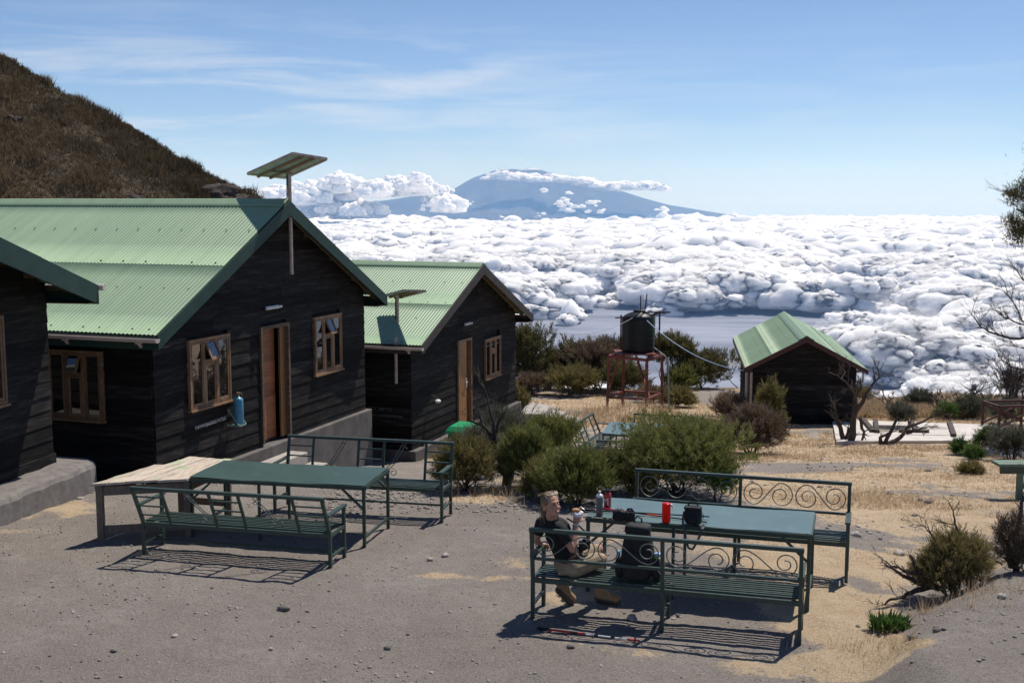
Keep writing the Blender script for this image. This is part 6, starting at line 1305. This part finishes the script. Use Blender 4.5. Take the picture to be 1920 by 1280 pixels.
def hand(W_,dirv,palm_n,curl,thumb,sz=1.):
    d=V3(dirv).normalized(); n=V3(palm_n).normalized(); s_=d.cross(n).normalized(); n=s_.cross(d).normalized()
    Rm=Matrix((d,s_,n)).transposed(); c=W_+d*.045*sz; b.ell(c,.048*sz,.038*sz,.017*sz,Rm)
    for i,(o,L) in enumerate(((-.028,.062),(-.010,.071),(.009,.067),(.027,.052))):
        p=W_+d*.078*sz+s_*o*sz; k=curl+.08*i; q=p+(d*math.cos(k)+n*math.sin(k))*L*.5*sz; r=q+(d*math.cos(k*2.1)+n*math.sin(k*2.1))*L*.32*sz; u=r+(d*math.cos(k*2.9)+n*math.sin(k*2.9))*L*.26*sz
        b.cap(p,q,.0088,.0082,8); b.cap(q,r,.0082,.0076,8); b.cap(r,u,.0076,.0068,8)
    p=W_+d*.025*sz+s_*thumb*.030*sz; q=p+(d*.6+s_*thumb*.6+n*.55).normalized()*.034; r=q+(d*.65-s_*thumb*.1+n*.75).normalized()*.028; b.cap(p,q,.011,.0095,8); b.cap(q,r,.0095,.008,8)
hand(RW,(.22,.42,.88),(.35,.85,-.35),.55,-1)
hand(LW,(.45,.85,-.25),(.0,-.2,-1),.35,1)
remesh(b,'body',m_skin,PE,.0052,3)
# eyes, brows, lips
for q in (-1,1):
    e=MB(); e.ell(hp(.0865,q*.030,.010),.007,.013,.0042,HR,12,8); e.build('eye',flat('eye_dark',(.03,.02,.018),rough=.2),PE,smooth=True,world=True)
    e=MB(); e.tube([hp(.082,q*.045,.030),hp(.0925,q*.030,.037),hp(.0935,q*.013,.031)],.0036,6); e.build('eyebrow',m_hair,PE,world=True)
e=MB(); e.tube([hp(.082,.026,-.052),hp(.0925,.013,-.058),hp(.0955,0,-.060),hp(.0925,-.013,-.058),hp(.082,-.026,-.052)],[.003,.0052,.006,.0052,.003],6,sq=.8); e.build('lips',flat('lips',(.42,.11,.09),rough=.35),PE,smooth=True,world=True)
e=MB(); e.tube([hp(.088,.017,-.0535),hp(.0955,0,-.0555),hp(.088,-.017,-.0535)],.0028,6); e.build('teeth',flat('teeth',(.75,.72,.66),rough=.2),PE,world=True)
# hair: swept-back cap and a long tail behind the left shoulder
h=MB()
for i in range(9):
    for j in range(11):
        th=-1.0+2.0*j/10; ph=(i/8)*1.9-.25     # strands laid front to back over the skull
        x=-.012+.100*math.cos(ph+.25)*math.cos(th*.55); 
        z=.030+.096*math.sin(min(ph+.35,2.3))*math.cos(th*1.1); y=.083*math.sin(th*1.35)
h.ell(hp(-.026,0,.043),.090,.081,.088,HR,20,14); h.ell(hp(-.050,0,.0),.062,.070,.080,HR); h.ell(hp(.012,0,.092),.050,.055,.022,HR)
for q in (-1,1): h.ell(hp(-.005,q*.062,.045),.055,.024,.052,HR)
tail=[hp(-.098,.0,.005),hp(-.135,.0,-.03),hp(-.130,-.005,-.10),hp(-.118,-.005,-.18),hp(-.11,.0,-.25)]
h.tube(tail,[.020,.026,.025,.018,.008],10)
hh=remesh(h,'hair',m_hair,PE,.006,3)
h=MB(); rr=random.Random(2)
for k in range(70):
    o=V3((rr.gauss(0,.016),rr.gauss(0,.016),0)); h.cur=rr.random(); e_=rr.uniform(.7,1.12)
    P_=[p+o*(1 if i else .4)+V3((rr.gauss(0,.003),rr.gauss(0,.003),0)) for i,p in enumerate(tail)]; P_[-1]=P_[-2].lerp(P_[-1],e_); h.tube(P_,.0022,4,cap=False)
for k in range(46):     # loose strands at the crown and temples
    y=rr.uniform(-.06,.06); h.cur=rr.random(); h.tube([hp(.055,y,.098),hp(.02,y*1.25,.120+rr.uniform(-.002,.004)),hp(-.05,y*1.2,.122+rr.uniform(-.002,.004)),hp(-.105,y*.6,.05)],.0013,4,cap=False)
for k in range(9): h.tube([hp(.07,-.03+rr.uniform(-.02,.02),.10),hp(.105+rr.uniform(-.01,.02),-.05+rr.uniform(-.02,.02),.085+rr.uniform(-.02,.03)),hp(.12+rr.uniform(-.02,.02),-.07,.05+rr.uniform(-.02,.04))],.0012,4,cap=False)
h.build('hair_strands',m_hair,PE,world=True)
# polo shirt
s_=MB(); s_.ell(Ch,.130,.120,.155); s_.cap(Wa,Ch,.120,.130); s_.cap(Hc+V3((-.02,0,.055)),Wa,.136,.120); s_.cap(LS_*.85+Nb*.15,RS_*.85+Nb*.15,.064,.064); s_.cap(Nb-V3((0,0,.045)),Nb-V3((0,0,.005)),.085,.062)
for S_,E_ in ((RS_,RE_),(LS_,LE)): s_.cap(S_,S_.lerp(E_,.50),.062,.056)
remesh(s_,'polo_shirt',m_shirt,PE,.007,3)
s_=MB(); n=20; c=Nb+V3((-.004,0,.022)); ax=(hp(-.02,0,-.085)-Nb).normalized(); Q=ax.to_track_quat('Z','Y').to_matrix(); s_.lathe([(.066,-.02),(.068,.018),(.062,.020),(.060,-.02)],c,20,Q); s_.build('collar',m_shirt,PE,smooth=True,world=True)
# shorts with belt
s_=MB(); s_.cap(Hc+V3((-.03,0,.045)),Hc,.128,.142); s_.ell(Hc+V3((-.03,0,-.005)),.145,.15,.10)
for H_,K_ in ((RH,RK),(LH,LK)): s_.cap(H_,H_.lerp(K_,.86),.098,.078)
s_.box(.44,.66,11.02,11.26,.432,.46)
remesh(s_,'shorts',m_short,PE,.008,2)
s_=MB(); ax=(Wa-Hc).normalized(); Q=ax.to_track_quat('Z','Y').to_matrix(); s_.lathe([(.140,-.016),(.1435,-.015),(.1435,.015),(.140,.016)],Hc+V3((-.018,0,.068)),32,Q); s_.build('belt',M('brown_leather',(.10,.04,.022),rough=.5,spec=.5),PE,smooth=True,world=True)
# socks and boots
for A_,K_,toe,heel in ((RA,RK,V3((.600,11.46,.055)),V3((.487,11.385,.185))),(LA,LK,V3((1.045,11.46,.055)),V3((.875,11.53,.065)))):
    s_=MB(); d=(K_-A_).normalized(); s_.cap(A_-d*.05,A_+d*.075,.043,.046); s_.cap(A_+d*.03,A_+d*.06,.054,.054); remesh(s_,'sock',m_sock,PE,.006,2)
    bt=MB(); bt.cap(A_-d*.065,heel.lerp(A_,.22),.048,.048); bt.cap(heel.lerp(A_,.3),heel,.050,.044); bt.cap(heel,toe,.046,.044); bt.cap(A_.lerp(heel,.4),heel.lerp(toe,.62),.050,.040)
    bo=remesh(bt,'boot',m_boot,PE,.006,2)
    dd=(toe-heel).normalized(); dn=(V3((0,0,-1))-dd*V3((0,0,-1)).dot(dd)).normalized()
    so=MB(); so.cap(heel+dn*.030-dd*.008,toe+dn*.030+dd*.006,.040,.040); so=remesh(so,'sole',m_sole,PE,.006,2)
    lc=MB()
    sd=dd.cross(dn).normalized()
    for k in range(5): c=A_.lerp(heel.lerp(toe,.6),.15+.17*k)-dn*.032; lc.tube([c-sd*.026+dn*.01,c-dn*.012,c+sd*.026+dn*.01],.0032,5)
    lc.build('laces',m_sock,PE,world=True)
# wrist watch and burger
w_=MB(); ax=(RW-RE_).normalized(); Q=ax.to_track_quat('Z','Y').to_matrix(); w_.lathe([(.027,-.008),(.030,-.007),(.030,.007),(.027,.008)],RW-ax*.02,18,Q); w_.build('wristband',flat('silver_band',(.6,.6,.6),rough=.3,metal=.8),PE,smooth=True,world=True)
bp_=RW+V3((.015,.055,.095)); t=empty('burger',bp_-V3((0,0,.03)),label='bun half wrapped in white paper held in the woman\'s hand',cat='burger')
q=MB(); soft(q,tuple(V3((-.012,0,.045))),.040,.040,.026,.8,lump=.05,seed=2); q.build('bun',M('toasted_bun',(.50,.22,.07),(.36,.14,.04),rough=.6,scale=30),t,smooth=True)
q=MB(); soft(q,tuple(V3((.004,0,.012))),.046,.044,.032,.7,lump=.12,seed=6,taper=-.2); q.build('paper_wrap',flat('white_paper',(.80,.80,.84),rough=.5),t)
q=MB(); rr=random.Random(8)
for k in range(10): c=V3((.035+rr.uniform(-.02,.02),rr.uniform(-.02,.02),.05+rr.uniform(-.01,.03))); q.add([c+V3((rr.uniform(-.02,.02),rr.uniform(-.02,.02),rr.uniform(-.015,.02))) for _ in range(3)],[(0,1,2)])
q.build('foil_corner',flat('foil_silver',(.75,.76,.8),rough=.2,metal=.6),t)
# camera hanging in her lap
t=empty('camera',(.70,11.14,.66),R(-10),label='black camera hanging on its strap at the woman\'s lap',cat='camera')
q=MB(); q.box(-.055,.055,-.02,.02,0,.08); q.box(-.022,.022,-.018,.018,.08,.1); q.build('camera_body',m_blk,t,bevel=.006)
q=MB(); q.lathe([(.034,0),(.036,.01),(.036,.055),(.030,.06)],(0,-.02,.038),20,Matrix.Rotation(R(90),3,'X')); q.build('lens',m_blk,t,smooth=True)
ribbon([(.055,0,.07),(.03,-.03,.16),(-.06,-.03,.24),(-.17,-.02,.30)],.016,m_strap,'strap',t)
